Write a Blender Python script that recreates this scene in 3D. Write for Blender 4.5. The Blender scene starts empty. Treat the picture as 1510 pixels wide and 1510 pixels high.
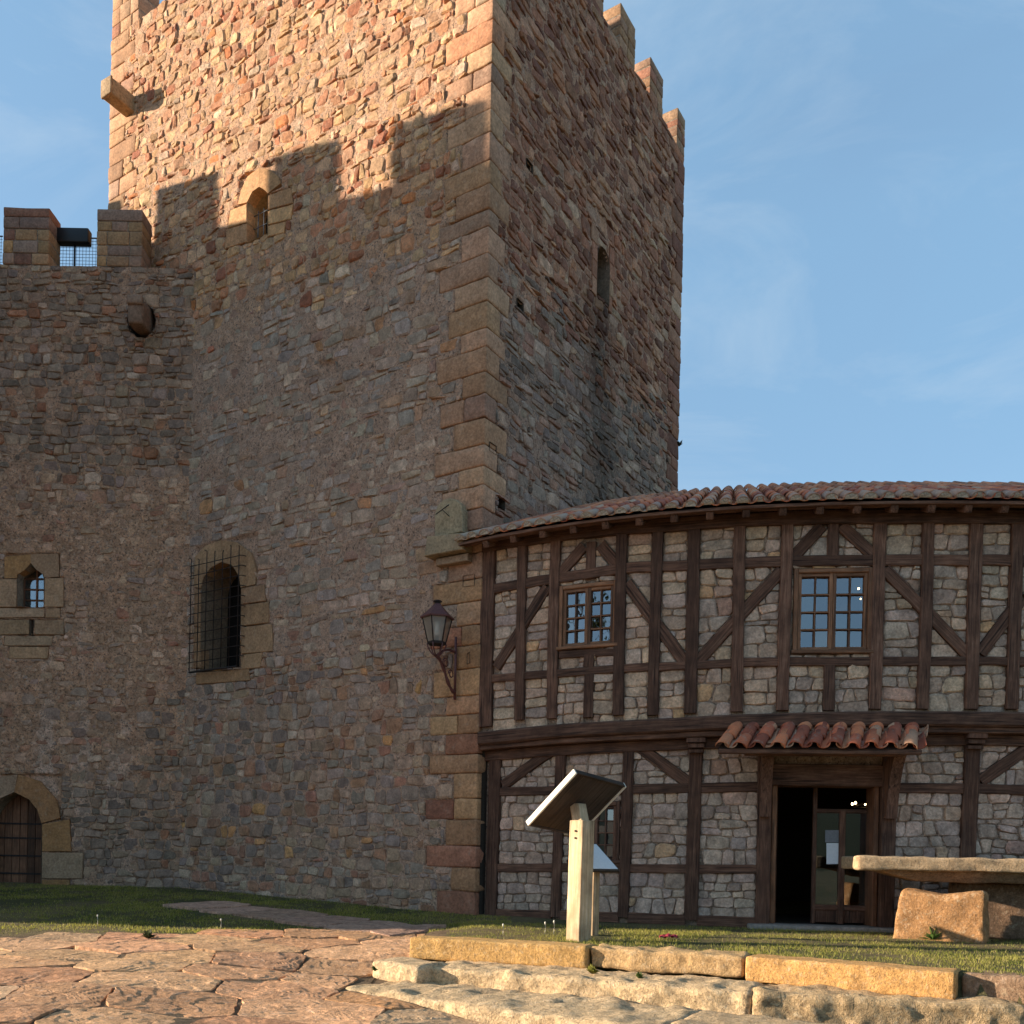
import bpy, math, random, time
import numpy as np
from mathutils import Vector, Matrix

# ------------------------------------------------------------------ camera, sky, sun, exposure
SC = bpy.context.scene
COL = SC.collection
EYE = 1.6                       # eye height above the datum; the courtyard falls towards the camera
FPX, CX, CY, ROLL = 1360.0, 755.0, 1262.0, math.radians(1.2)
cam_d = bpy.data.cameras.new('camera')
cam_d.sensor_fit = 'HORIZONTAL'; cam_d.sensor_width = 36.0
cam_d.lens = 36.0 * FPX / 1510.0
cam_d.shift_x = 0.0; cam_d.shift_y = (CY - 755.0) / 1510.0
cam_d.clip_start = 0.05; cam_d.clip_end = 5000.0
cam = bpy.data.objects.new('camera', cam_d)
cam.matrix_world = Matrix.Translation((0, 0, EYE)) @ Matrix.Rotation(math.pi/2, 4, 'X') @ Matrix.Rotation(ROLL, 4, 'Z')
COL.objects.link(cam); SC.camera = cam

SUN_AZ, SUN_EL = math.radians(92.0), math.radians(12.5)      # azimuth from -Y towards -X
SUN_DIR = Vector((-math.sin(SUN_AZ)*math.cos(SUN_EL), -math.cos(SUN_AZ)*math.cos(SUN_EL), math.sin(SUN_EL)))
sun_d = bpy.data.lights.new('sun', 'SUN'); sun_d.energy = 4.7; sun_d.angle = math.radians(0.55); sun_d.color = (1.0, 0.86, 0.68)
sun = bpy.data.objects.new('sun', sun_d); COL.objects.link(sun)
sun.rotation_euler = SUN_DIR.to_track_quat('Z', 'Y').to_euler(); sun.location = SUN_DIR*60

world = bpy.data.worlds.new('World'); SC.world = world; world.use_nodes = True
wn, wl = world.node_tree.nodes, world.node_tree.links
wn.clear()
w_out = wn.new('ShaderNodeOutputWorld'); w_bg = wn.new('ShaderNodeBackground')
sky = wn.new('ShaderNodeTexSky'); sky.sky_type = 'NISHITA'; sky.sun_disc = False
sky.sun_elevation = SUN_EL; sky.sun_rotation = math.atan2(SUN_DIR.x, SUN_DIR.y)
sky.air_density = 1.0; sky.dust_density = 0.6; sky.ozone_density = 1.0; sky.altitude = 400
# thin cirrus streaks over the sky
w_tc = wn.new('ShaderNodeTexCoord'); w_map = wn.new('ShaderNodeMapping'); w_map.inputs['Scale'].default_value = (2.2, 1.0, 3.6)
w_map.inputs['Rotation'].default_value = (0.2, 0.5, 0.3)
w_no = wn.new('ShaderNodeTexNoise'); w_no.inputs['Scale'].default_value = 1.5; w_no.inputs['Detail'].default_value = 7; w_no.inputs['Roughness'].default_value = 0.55
w_no.inputs['Distortion'].default_value = 0.6
w_rmp = wn.new('ShaderNodeMapRange'); w_rmp.inputs['From Min'].default_value = 0.36; w_rmp.inputs['From Max'].default_value = 0.80
w_rmp.inputs['To Min'].default_value = 0.72; w_rmp.inputs['To Max'].default_value = 0.45
w_mix = wn.new('ShaderNodeMix'); w_mix.data_type = 'RGBA'
wl.new(w_tc.outputs['Generated'], w_map.inputs['Vector']); wl.new(w_map.outputs['Vector'], w_no.inputs['Vector'])
wl.new(w_no.outputs['Fac'], w_rmp.inputs['Value']); wl.new(w_rmp.outputs['Result'], w_mix.inputs['Factor'])
wl.new(sky.outputs['Color'], w_mix.inputs['A']); w_mix.inputs['B'].default_value = (0.95, 1.75, 2.65, 1)
w_map2 = wn.new('ShaderNodeMapping'); w_map2.inputs['Scale'].default_value = (1.3, 2.6, 4.2); w_map2.inputs['Rotation'].default_value = (0.5, 0.35, 0.9)
w_no2 = wn.new('ShaderNodeTexNoise'); w_no2.inputs['Scale'].default_value = 2.0; w_no2.inputs['Detail'].default_value = 9; w_no2.inputs['Roughness'].default_value = 0.62; w_no2.inputs['Distortion'].default_value = 1.1
w_r2 = wn.new('ShaderNodeMapRange'); w_r2.inputs['From Min'].default_value = 0.47; w_r2.inputs['From Max'].default_value = 0.75; w_r2.inputs['To Max'].default_value = 0.27
w_mix2 = wn.new('ShaderNodeMix'); w_mix2.data_type = 'RGBA'; w_mix2.inputs['B'].default_value = (2.4, 2.75, 3.05, 1)
wl.new(w_tc.outputs['Generated'], w_map2.inputs['Vector']); wl.new(w_map2.outputs['Vector'], w_no2.inputs['Vector']); wl.new(w_no2.outputs['Fac'], w_r2.inputs['Value'])
wl.new(w_r2.outputs['Result'], w_mix2.inputs['Factor']); wl.new(w_mix.outputs['Result'], w_mix2.inputs['A'])
wl.new(w_mix2.outputs['Result'], w_bg.inputs['Color']); w_bg.inputs['Strength'].default_value = 0.112
wl.new(w_bg.outputs['Background'], w_out.inputs['Surface'])

SC.view_settings.view_transform = 'Standard'; SC.view_settings.look = 'None'
SC.view_settings.exposure = 1.38; SC.view_settings.gamma = 1.0
SC.view_settings.use_curve_mapping = False
SC.render.engine = 'CYCLES'
SC.cycles.max_bounces = 6; SC.cycles.diffuse_bounces = 4; SC.cycles.glossy_bounces = 3; SC.cycles.transmission_bounces = 4
SC.cycles.use_denoising = True
SC.cycles.sample_clamp_indirect = 4.0

# ------------------------------------------------------------------ helpers: noise
RNG = random.Random(7)
def _hash(ix, iy, iz, seed):
    h = (ix.astype(np.int64)*374761393 + iy.astype(np.int64)*668265263 + iz.astype(np.int64)*2147483647 + seed*974711) & 0xffffffff
    h = ((h ^ (h >> 13)) * 1274126177) & 0xffffffff
    h = h ^ (h >> 16)
    return (h & 0xffff) / 65535.0
def vnoise(p, seed=0):
    i = np.floor(p).astype(np.int64); f = p - i; f = f*f*(3-2*f)
    r = 0.0
    for dx in (0, 1):
        wx = f[:, 0] if dx else 1-f[:, 0]
        for dy in (0, 1):
            wy = f[:, 1] if dy else 1-f[:, 1]
            for dz in (0, 1):
                wz = f[:, 2] if dz else 1-f[:, 2]
                r = r + wx*wy*wz*_hash(i[:, 0]+dx, i[:, 1]+dy, i[:, 2]+dz, seed)
    return r
def fbm(p, octv=4, seed=0, rough=0.5):
    p = np.asarray(p, float); a, s, n = 1.0, 0.0, 0.0
    for k in range(octv):
        s = s + a*(vnoise(p*(2.0**k) + 17.3*k, seed+k)*2-1); n += a; a *= rough
    return s/n

# ------------------------------------------------------------------ helpers: rays through the photograph (survey of the place)
CR, SR = math.cos(ROLL), math.sin(ROLL)
def ray(px, py):
    dx, dy = (px-CX)/FPX, (CY-py)/FPX
    return dx*CR - dy*SR, dx*SR + dy*CR          # x/y and z/y
TC = np.array([-0.639, 16.3]); DL = np.array([-0.848, 0.530]); DR = np.array([0.530, 0.848])
NF = np.array([-0.530, -0.848]); NR = np.array([0.848, -0.530])
def hit_front(px, py):
    X, Z = ray(px, py)
    t = (TC[0] - TC[1]*X)/(-DL[0] + DL[1]*X); y = TC[1] + DL[1]*t
    return t, EYE + Z*y
def hit_right(px, py):
    X, Z = ray(px, py)
    s = (TC[1]*X - TC[0])/(DR[0] - DR[1]*X); y = TC[1] + DR[1]*s
    return s, EYE + Z*y
CURY = 20.47
def hit_cur(px, py, off=0.0):
    X, Z = ray(px, py); y = CURY - off
    return X*y, EYE + Z*y
def at_depth(px, py, y):
    X, Z = ray(px, py); return Vector((X*y, y, EYE + Z*y))
def hit_z(px, py, z):
    X, Z = ray(px, py); y = (z-EYE)/Z
    return Vector((X*y, y, z))
def F_front(t, z, o):
    return (TC[0]+DL[0]*t+NF[0]*o, TC[1]+DL[1]*t+NF[1]*o, z)
def F_right(s, z, o):
    return (TC[0]+DR[0]*s+NR[0]*o, TC[1]+DR[1]*s+NR[1]*o, z)
def F_cur(x, z, o):
    return (x, CURY-o, z)

# the house front is bowed in plan: surveyed from its eave
_ex = [700, 800, 900, 1000, 1100, 1200, 1300, 1400, 1510]; _ey = [795, 775, 760, 750, 742, 738, 735, 734, 735]
EAVE_H = 5.487
_pts = []
for a, b in zip(_ex, _ey):
    X, Z = ray(a, b); y = EAVE_H/Z; _pts.append((X*y, y))
_pts = np.array(_pts)
_pf = np.polyfit(_pts[:, 0], _pts[:, 1]+0.45, 3)
_xs = np.linspace(-1.0, 12.0, 1301)
def _yw(x):
    x = np.asarray(x, float); y = np.polyval(_pf, np.clip(x, -1.0, 7.4))
    sl = np.polyval(np.polyder(_pf), 7.4)
    return y + np.maximum(0, x-7.4)*sl
_ys = _yw(_xs)
_ss = np.concatenate([[0], np.cumsum(np.hypot(np.diff(_xs), np.diff(_ys)))])
_tx = np.gradient(_xs, _ss); _ty = np.gradient(_ys, _ss)
def hit_fac(px, py, off=0.0):
    X, Z = ray(px, py); y = 14.5
    for _ in range(40): y = 0.5*y + 0.5*(float(_yw(X*y)) - off)
    return float(np.interp(X*y, _xs, _ss)), EYE + Z*y
def F_fac(s, z, o):
    x, y = np.interp(s, _ss, _xs), np.interp(s, _ss, _ys)
    tx, ty = np.interp(s, _ss, _tx), np.interp(s, _ss, _ty)
    return (x + ty*o, y - tx*o, z)
def F_np(F, u, v, o):
    r = F(u, v, o)
    return np.stack([np.broadcast_to(c, np.shape(u)).astype(float) for c in r], -1)

def smooth(a, b, x):
    t = np.clip((np.asarray(x, float)-a)/(b-a), 0, 1); return t*t*(3-2*t)
KERB_Z = 0.55
_kp = [hit_z(600, 1381, KERB_Z), hit_z(740, 1388, KERB_Z), hit_z(870, 1396, KERB_Z), hit_z(1100, 1410, KERB_Z), hit_z(1415, 1433, KERB_Z), hit_z(1510, 1441, KERB_Z), hit_z(1700, 1455, KERB_Z), hit_z(2000, 1478, KERB_Z)]
KX = np.array([p.x for p in _kp]); KY = np.array([p.y for p in _kp])
def gz(x, y):
    x = np.asarray(x, float); y = np.asarray(y, float)
    yy = np.clip(y, 2.0, 24.0)
    z = EYE - 1.2 + 0.05*(yy-13.65)
    z = z - 0.16*smooth(-4.5, -1.7, x)*(1-smooth(10.9, 12.2, y)) - 0.10*smooth(-1.3, 0.2, x)*(1-smooth(9.6, 11.0, y))
    ky = np.interp(x, KX, KY)
    m = (y > ky+0.12) & (x > KX[0]+0.1) & (y < 30)
    bl = smooth(KX[0]+0.1, KX[0]+0.9, x)
    zt = np.maximum(z, KERB_Z-0.015 - 0.08*(1-bl))
    return np.where(m, zt, z)
def hit_ground(px, py):
    X, Z = ray(px, py); y = (EYE - (EYE-1.2-0.05*13.65))/(-Z+0.05)
    return X*y, y

# ------------------------------------------------------------------ helpers: objects
def setp(o, label=None, cat=None, group=None, kind=None):
    if label: o['label'] = label
    if cat: o['category'] = cat
    if group: o['group'] = group
    if kind: o['kind'] = kind
    return o
def thing(name, loc, label, cat, group=None):
    o = bpy.data.objects.new(name, None); o.empty_display_size = 0.2
    o.location = loc; COL.objects.link(o); setp(o, label, cat, group)
    return o
_base = {}
def basemat(o):
    """parent's base matrix (location only, one level of empties)"""
    return Matrix.Translation(o.location) if o else Matrix.Identity(4)
def link(name, me, mat=None, parent=None):
    o = bpy.data.objects.new(name, me); COL.objects.link(o)
    if mat is not None:
        me.materials.clear()
        for m in (mat if isinstance(mat, (list, tuple)) else [mat]): me.materials.append(m)
    if parent is not None:
        o.parent = parent
        root = parent
        while root.parent: root = root.parent
        # children keep world coordinates in their mesh
        if parent.type == 'EMPTY': o.matrix_parent_inverse = Matrix.Translation(parent.location).inverted()
    return o
def mesh(name, verts, faces, col=None, tc=None, smoothf=True, matidx=None):
    me = bpy.data.meshes.new(name)
    me.from_pydata([tuple(map(float, v)) for v in verts] if not isinstance(verts, np.ndarray) else verts.tolist(), [], faces)
    if smoothf: me.polygons.foreach_set('use_smooth', [True]*len(me.polygons))
    if col is not None: add_col(me, col)
    if tc is not None:
        a = me.attributes.new('tc', 'FLOAT_VECTOR', 'POINT'); a.data.foreach_set('vector', np.asarray(tc, np.float32).ravel())
    if matidx is not None: me.polygons.foreach_set('material_index', matidx)
    me.update()
    return me
def add_col(me, col):
    a = me.attributes.new('col', 'FLOAT_COLOR', 'POINT')
    col = np.asarray(col, np.float32)
    if col.ndim == 1: col = np.tile(col, (len(me.vertices), 1))
    if col.shape[1] == 3: col = np.concatenate([col, np.ones((len(col), 1), np.float32)], 1)
    a.data.foreach_set('color', col.ravel())
def gridmesh(name, P, keep=None, col=None, flip=False):
    """P: (n,m,3) array of points"""
    n, m = P.shape[:2]
    idx = np.arange(n*m).reshape(n, m)
    q = np.stack([idx[:-1, :-1], idx[1:, :-1], idx[1:, 1:], idx[:-1, 1:]], -1).reshape(-1, 4)
    if flip: q = q[:, ::-1]
    if keep is not None: q = q[keep.ravel()]
    me = bpy.data.meshes.new(name)
    V = P.reshape(-1, 3)
    me.vertices.add(len(V)); me.vertices.foreach_set('co', V.astype(np.float32).ravel())
    me.loops.add(len(q)*4); me.loops.foreach_set('vertex_index', q.astype(np.int32).ravel())
    me.polygons.add(len(q)); me.polygons.foreach_set('loop_start', np.arange(0, len(q)*4, 4, dtype=np.int32))
    me.polygons.foreach_set('use_smooth', np.ones(len(q), bool))
    me.update(calc_edges=True); me.validate()
    if col is not None: add_col(me, col.reshape(-1, col.shape[-1]))
    return me

# ------------------------------------------------------------------ helpers: materials
def new_mat(name):
    m = bpy.data.materials.new(name); m.use_nodes = True
    nt = m.node_tree; b = nt.nodes['Principled BSDF']
    return m, nt.nodes, nt.links, b
def ramp(nodes, stops):
    r = nodes.new('ShaderNodeValToRGB'); e = r.color_ramp.elements
    e[0].position, e[0].color = stops[0][0], (*stops[0][1], 1)
    e[1].position, e[1].color = stops[-1][0], (*stops[-1][1], 1)
    for p, c in stops[1:-1]:
        k = e.new(p); k.color = (*c, 1)
    return r
def noise(nodes, links, vec, scale, detail=4, rough=0.55, dist=0.0):
    n = nodes.new('ShaderNodeTexNoise'); n.inputs['Scale'].default_value = scale; n.inputs['Detail'].default_value = detail
    n.inputs['Roughness'].default_value = rough; n.inputs['Distortion'].default_value = dist
    if vec is not None: links.new(vec, n.inputs['Vector'])
    return n
def mixc(nodes, links, fac, a, b, mode='MIX'):
    m = nodes.new('ShaderNodeMix'); m.data_type = 'RGBA'; m.blend_type = mode
    for s, v in ((m.inputs['Factor'], fac), (m.inputs['A'], a), (m.inputs['B'], b)):
        if isinstance(v, (int, float)): s.default_value = v
        elif isinstance(v, tuple): s.default_value = (*v, 1) if len(v) == 3 else v
        else: links.new(v, s)
    return m.outputs['Result']
def maprange(nodes, links, val, a, b, c, d):
    m = nodes.new('ShaderNodeMapRange'); links.new(val, m.inputs['Value'])
    for k, v in zip(('From Min', 'From Max', 'To Min', 'To Max'), (a, b, c, d)): m.inputs[k].default_value = v
    return m.outputs['Result']
def bump(nodes, links, b, heights, dist):
    prev = None
    for h, st in heights:
        bp = nodes.new('ShaderNodeBump'); bp.inputs['Strength'].default_value = st; bp.inputs['Distance'].default_value = dist
        links.new(h, bp.inputs['Height'])
        if prev: links.new(prev, bp.inputs['Normal'])
        prev = bp.outputs['Normal']
    links.new(prev, b.inputs['Normal'])
def stone_mat(name, base=None, vscale=1.0, lo=0.62, hi=1.35, lichen=0.25, lichen_col=(0.47, 0.39, 0.29), bumpd=0.02, bst=0.6, dark=0.35, fine=60.0, pits=0.0):
    m, n, l, b = new_mat(name)
    tc = n.new('ShaderNodeTexCoord'); v = tc.outputs['Object']
    if base is None:
        at = n.new('ShaderNodeAttribute'); at.attribute_name = 'col'; c = at.outputs['Color']
    else: c = base
    n1 = noise(n, l, v, 5.5*vscale, 6, 0.62)
    n2 = noise(n, l, v, 26*vscale, 5, 0.65)
    n3 = noise(n, l, v, fine*vscale, 3, 0.6)
    g = maprange(n, l, n1.outputs['Fac'], 0.30, 0.72, lo, hi)
    cc = n.new('ShaderNodeCombineColor')
    for k in range(3): l.new(g, cc.inputs[k])
    c1 = mixc(n, l, 1.0, c, cc.outputs['Color'], 'MULTIPLY')
    g2 = maprange(n, l, n2.outputs['Fac'], 0.35, 0.66, 0.70, 1.22)
    cc2 = n.new('ShaderNodeCombineColor')
    for k in range(3): l.new(g2, cc2.inputs[k])
    c2 = mixc(n, l, 1.0, c1, cc2.outputs['Color'], 'MULTIPLY')
    nl = noise(n, l, v, 9.0*vscale, 7, 0.7)
    fl = maprange(n, l, nl.outputs['Fac'], 0.55, 0.68, 0.0, lichen)
    c3 = mixc(n, l, fl, c2, lichen_col)
    nd = noise(n, l, v, 2.1*vscale, 6, 0.7)
    fd = maprange(n, l, nd.outputs['Fac'], 0.56, 0.72, 0.0, dark)
    c4 = mixc(n, l, fd, c3, (0.085, 0.062, 0.045))
    if pits > 0:
        npt = noise(n, l, v, 17.0*vscale, 5, 0.7)
        c4 = mixc(n, l, maprange(n, l, npt.outputs['Fac'], 0.52, 0.64, 0.0, pits), c4, (0.085, 0.062, 0.047))
        npl = noise(n, l, v, 11.0*vscale, 6, 0.7)
        c4 = mixc(n, l, maprange(n, l, npl.outputs['Fac'], 0.55, 0.70, 0.0, pits*0.7), c4, (0.58, 0.47, 0.38))
    l.new(c4, b.inputs['Base Color'])
    b.inputs['Roughness'].default_value = 0.92; b.inputs['Specular IOR Level'].default_value = 0.2
    bump(n, l, b, [(n1.outputs['Fac'], bst), (n2.outputs['Fac'], bst), (n3.outputs['Fac'], bst*0.6)], bumpd)
    return m
M = {}
M['stone'] = stone_mat('wall_stone')
M['mortar'] = stone_mat('lime_mortar', vscale=1.2, lo=0.78, hi=1.18, lichen=0.3, lichen_col=(0.50, 0.43, 0.36), bumpd=0.04, bst=0.9, dark=0.3, pits=0.9)
M['ashlar'] = stone_mat('sandstone_block', vscale=0.8, lo=0.75, hi=1.2, lichen=0.22, bumpd=0.012, bst=0.5, dark=0.35)
M['paving'] = stone_mat('paving_sandstone', pits=0.35, vscale=1.0, lo=0.62, hi=1.28, lichen=0.35, lichen_col=(0.52, 0.44, 0.36), bumpd=0.02, bst=0.9, dark=0.35, fine=110)
M['step'] = stone_mat('weathered_step_stone', pits=0.35, vscale=1.6, lo=0.66, hi=1.22, lichen=0.45, lichen_col=(0.62, 0.49, 0.32), bumpd=0.016, bst=1.0, dark=0.4, fine=70)
M['concrete'] = stone_mat('worn_concrete_step', pits=0.5, vscale=1.5, lo=0.6, hi=1.3, lichen=0.55, lichen_col=(0.68, 0.56, 0.38), bumpd=0.022, bst=1.0, dark=0.5, fine=60)
def wood_mat(name, c1, c2, c3, rough=0.85, sc=1.0):
    m, n, l, b = new_mat(name)
    at = n.new('ShaderNodeAttribute'); at.attribute_name = 'tc'
    mp = n.new('ShaderNodeMapping'); mp.inputs['Scale'].default_value = (22*sc, 22*sc, 1.3*sc); l.new(at.outputs['Vector'], mp.inputs['Vector'])
    a = noise(n, l, mp.outputs['Vector'], 1.6, 6, 0.7, 0.4)
    bb = noise(n, l, at.outputs['Vector'], 3.0*sc, 5, 0.6)
    r = ramp(n, [(0.28, c1), (0.5, c2), (0.75, c3)]); l.new(a.outputs['Fac'], r.inputs['Fac'])
    g = maprange(n, l, bb.outputs['Fac'], 0.3, 0.7, 0.6, 1.3)
    cc = n.new('ShaderNodeCombineColor')
    for k in range(3): l.new(g, cc.inputs[k])
    oi = n.new('ShaderNodeObjectInfo'); gt = maprange(n, l, oi.outputs['Random'], 0, 1, 0.68, 1.32)
    cq = n.new('ShaderNodeCombineColor')
    for k in range(3): l.new(gt, cq.inputs[k])
    cA = mixc(n, l, 1.0, mixc(n, l, 1.0, r.outputs['Color'], cc.outputs['Color'], 'MULTIPLY'), cq.outputs['Color'], 'MULTIPLY')
    mp2 = n.new('ShaderNodeMapping'); mp2.inputs['Scale'].default_value = (30*sc, 30*sc, 0.9*sc); l.new(at.outputs['Vector'], mp2.inputs['Vector'])
    ck = noise(n, l, mp2.outputs['Vector'], 1.0, 3, 0.5); fk = maprange(n, l, ck.outputs['Fac'], 0.60, 0.66, 0.0, 0.75)
    l.new(mixc(n, l, fk, cA, tuple(x*0.35 for x in c1)), b.inputs['Base Color'])
    b.inputs['Roughness'].default_value = rough; b.inputs['Specular IOR Level'].default_value = 0.3
    bump(n, l, b, [(a.outputs['Fac'], 0.7), (bb.outputs['Fac'], 0.3)], 0.012)
    return m
M['timber'] = wood_mat('old_oak_timber', (0.042, 0.019, 0.012), (0.12, 0.058, 0.036), (0.235, 0.13, 0.085))
M['window_wood'] = wood_mat('varnished_window_wood', (0.11, 0.048, 0.022), (0.22, 0.10, 0.048), (0.32, 0.16, 0.085), 0.6)
M['door_wood'] = wood_mat('brown_door_wood', (0.07, 0.030, 0.016), (0.15, 0.066, 0.034), (0.23, 0.11, 0.058), 0.7)
M['post_wood'] = wood_mat('weathered_post_wood', (0.27, 0.165, 0.085), (0.45, 0.31, 0.18), (0.60, 0.46, 0.31), 0.8, 0.8)
M['board_wood'] = wood_mat('dark_board_wood', (0.03, 0.02, 0.015), (0.05, 0.034, 0.025), (0.08, 0.055, 0.04), 0.8, 0.8)
def plain(name, c, rough=0.6, metal=0.0, spec=0.5, var=0.15, sc=30):
    m, n, l, b = new_mat(name)
    tc = n.new('ShaderNodeTexCoord'); nn = noise(n, l, tc.outputs['Object'], sc, 4, 0.6)
    lo = tuple(x*(1-var) for x in c); hi = tuple(min(1, x*(1+var)) for x in c)
    r = ramp(n, [(0.3, lo), (0.7, hi)]); l.new(nn.outputs['Fac'], r.inputs['Fac']); l.new(r.outputs['Color'], b.inputs['Base Color'])
    b.inputs['Roughness'].default_value = rough; b.inputs['Metallic'].default_value = metal; b.inputs['Specular IOR Level'].default_value = spec
    return m
M['iron'] = plain('rusty_black_iron', (0.035, 0.025, 0.022), 0.7, 0.4, 0.4, 0.5)
M['lantern_red'] = plain('oxide_red_painted_iron', (0.11, 0.035, 0.032), 0.5, 0.0, 0.5, 0.3)
M['dark'] = plain('dark_interior', (0.012, 0.010, 0.009), 0.9, 0, 0.1)
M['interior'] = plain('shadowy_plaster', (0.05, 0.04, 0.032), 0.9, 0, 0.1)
M['black'] = plain('black_plastic', (0.012, 0.012, 0.013), 0.5, 0, 0.4)
M['steel'] = plain('galvanised_wire', (0.16, 0.17, 0.18), 0.5, 0.6, 0.5)
M['white_edge'] = plain('pale_board_edge', (0.72, 0.66, 0.55), 0.7, 0, 0.3, 0.08)
M['paper'] = plain('paper_sheet', (0.72, 0.72, 0.72), 0.8, 0, 0.2, 0.05)
M['greypaper'] = plain('grey_sheet', (0.22, 0.22, 0.23), 0.8, 0, 0.2, 0.15)
M['bulbwhite'] = plain('frosted_bulb', (0.8, 0.8, 0.78), 0.3, 0, 0.5, 0.02)
M['red'] = plain('faded_red_cloth', (0.42, 0.05, 0.07), 0.8, 0, 0.2, 0.3)
def glass_mat(name, refl, tint=(0.9, 0.95, 1.0), trans=(0.75, 0.78, 0.8), rough=0.01):
    m, n, l, b = new_mat(name); n.remove(b)
    out = n['Material Output']
    g = n.new('ShaderNodeBsdfGlossy'); g.inputs['Roughness'].default_value = rough; g.inputs['Color'].default_value = (*tint, 1)
    t = n.new('ShaderNodeBsdfTransparent'); t.inputs['Color'].default_value = (*trans, 1)
    mx = n.new('ShaderNodeMixShader'); mx.inputs[0].default_value = refl
    l.new(t.outputs[0], mx.inputs[1]); l.new(g.outputs[0], mx.inputs[2])
    tc = n.new('ShaderNodeTexCoord'); nn = noise(n, l, tc.outputs['Object'], 2.5, 2, 0.5)
    bp = n.new('ShaderNodeBump'); bp.inputs['Strength'].default_value = 0.08; bp.inputs['Distance'].default_value = 0.02
    l.new(nn.outputs['Fac'], bp.inputs['Height']); l.new(bp.outputs['Normal'], g.inputs['Normal'])
    l.new(mx.outputs[0], out.inputs['Surface'])
    return m
M['glass'] = glass_mat('old_window_glass', 0.24)
M['door_glass'] = glass_mat('door_glass', 0.13)
M['lantern_glass'] = glass_mat('dusty_lantern_glass', 0.35, tint=(0.62, 0.58, 0.52), trans=(0.85, 0.82, 0.78), rough=0.6)
def emit_mat(name, c, st):
    m, n, l, b = new_mat(name)
    b.inputs['Base Color'].default_value = (*c, 1); b.inputs['Emission Color'].default_value = (*c, 1); b.inputs['Emission Strength'].default_value = st
    return m
M['bulb_lit'] = emit_mat('lit_bulb', (1.0, 0.72, 0.36), 6.0)
def tile_mat(name, old):
    m, n, l, b = new_mat(name)
    oi = n.new('ShaderNodeObjectInfo'); tc = n.new('ShaderNodeTexCoord')
    at = n.new('ShaderNodeAttribute'); at.attribute_name = 'col'          # small per-piece tint for joined pieces
    r = ramp(n, [(0.0, (0.28, 0.075, 0.04)), (0.35, (0.45, 0.12, 0.058)), (0.62, (0.62, 0.19, 0.08)), (0.82, (0.54, 0.23, 0.115)), (1.0, (0.46, 0.32, 0.22))])
    l.new(oi.outputs['Random'], r.inputs['Fac'])
    vadd = n.new('ShaderNodeVectorMath'); vadd.operation = 'ADD'
    l.new(tc.outputs['Object'], vadd.inputs[0]); l.new(oi.outputs['Location'], vadd.inputs[1])
    n1 = noise(n, l, vadd.outputs[0], 9, 6, 0.65); n2 = noise(n, l, vadd.outputs[0], 45, 4, 0.6)
    c1 = mixc(n, l, 1.0, r.outputs['Color'], at.outputs['Color'], 'MULTIPLY')
    f1 = maprange(n, l, n1.outputs['Fac'], 0.54, 0.68, 0.0, 0.6)
    c1 = mixc(n, l, old, c1, (0.36, 0.30, 0.23))
    c2 = mixc(n, l, f1, c1, (0.30, 0.25, 0.19) if old == 0 else (0.50, 0.46, 0.39))
    f2 = maprange(n, l, n2.outputs['Fac'], 0.54, 0.72, 0.0, 0.5)
    c3 = mixc(n, l, f2, c2, (0.10, 0.06, 0.045))
    l.new(c3, b.inputs['Base Color']); b.inputs['Roughness'].default_value = 0.88
    bump(n, l, b, [(n1.outputs['Fac'], 0.4), (n2.outputs['Fac'], 0.5)], 0.01)
    return m
M['tile'] = tile_mat('clay_roof_tile', 0.0); M['tile_old'] = tile_mat('lichened_eave_tile', 0.62)
M['plug'] = stone_mat('lichened_mortar_plug', (0.52, 0.43, 0.33), 1.6, 0.6, 1.3, 0.6, (0.62, 0.55, 0.46), 0.015, 0.9, 0.5)
def grass_mat():
    m, n, l, b = new_mat('grass_blades')
    at = n.new('ShaderNodeAttribute'); at.attribute_name = 'col'
    l.new(at.outputs['Color'], b.inputs['Base Color']); b.inputs['Roughness'].default_value = 0.7; b.inputs['Specular IOR Level'].default_value = 0.25
    tr = n.new('ShaderNodeBsdfTranslucent'); l.new(at.outputs['Color'], tr.inputs['Color'])
    mx = n.new('ShaderNodeMixShader'); mx.inputs[0].default_value = 0.45
    l.new(b.outputs[0], mx.inputs[1]); l.new(tr.outputs[0], mx.inputs[2]); l.new(mx.outputs[0], n['Material Output'].inputs['Surface'])
    return m
M['grass'] = grass_mat()
M['ground'] = stone_mat('ground_soil', vscale=1.4, lo=0.7, hi=1.3, lichen=0.15, lichen_col=(0.3, 0.25, 0.17), bumpd=0.03, bst=0.9, dark=0.2)

WARM = np.array((1.20, 0.94, 0.80))     # warm tint put into the stone colours to offset the blue skylight
# ------------------------------------------------------------------ helpers: polygons and stones
def area(p):
    return 0.5*sum(p[i][0]*p[(i+1) % len(p)][1]-p[(i+1) % len(p)][0]*p[i][1] for i in range(len(p)))
def clip(p, nx, ny, d):
    """keep nx*x+ny*y <= d"""
    out = []; k = len(p)
    for i in range(k):
        a = p[i]; b = p[(i+1) % k]
        da = nx*a[0]+ny*a[1]-d; db = nx*b[0]+ny*b[1]-d
        if da <= 0: out.append(a)
        if (da < 0 < db) or (db < 0 < da):
            f = da/(da-db); out.append((a[0]+(b[0]-a[0])*f, a[1]+(b[1]-a[1])*f))
    return out
def ccw(p):
    return p if area(p) > 0 else p[::-1]
def inset(p, g):
    q = p; k = len(p)
    for i in range(k):
        a, b = p[i], p[(i+1) % k]; ex, ey = b[0]-a[0], b[1]-a[1]; L = math.hypot(ex, ey)
        if L < 1e-6: continue
        nx, ny = ey/L, -ex/L
        q = clip(q, nx, ny, nx*a[0]+ny*a[1]-g)
        if len(q) < 3: return []
    return q
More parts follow.
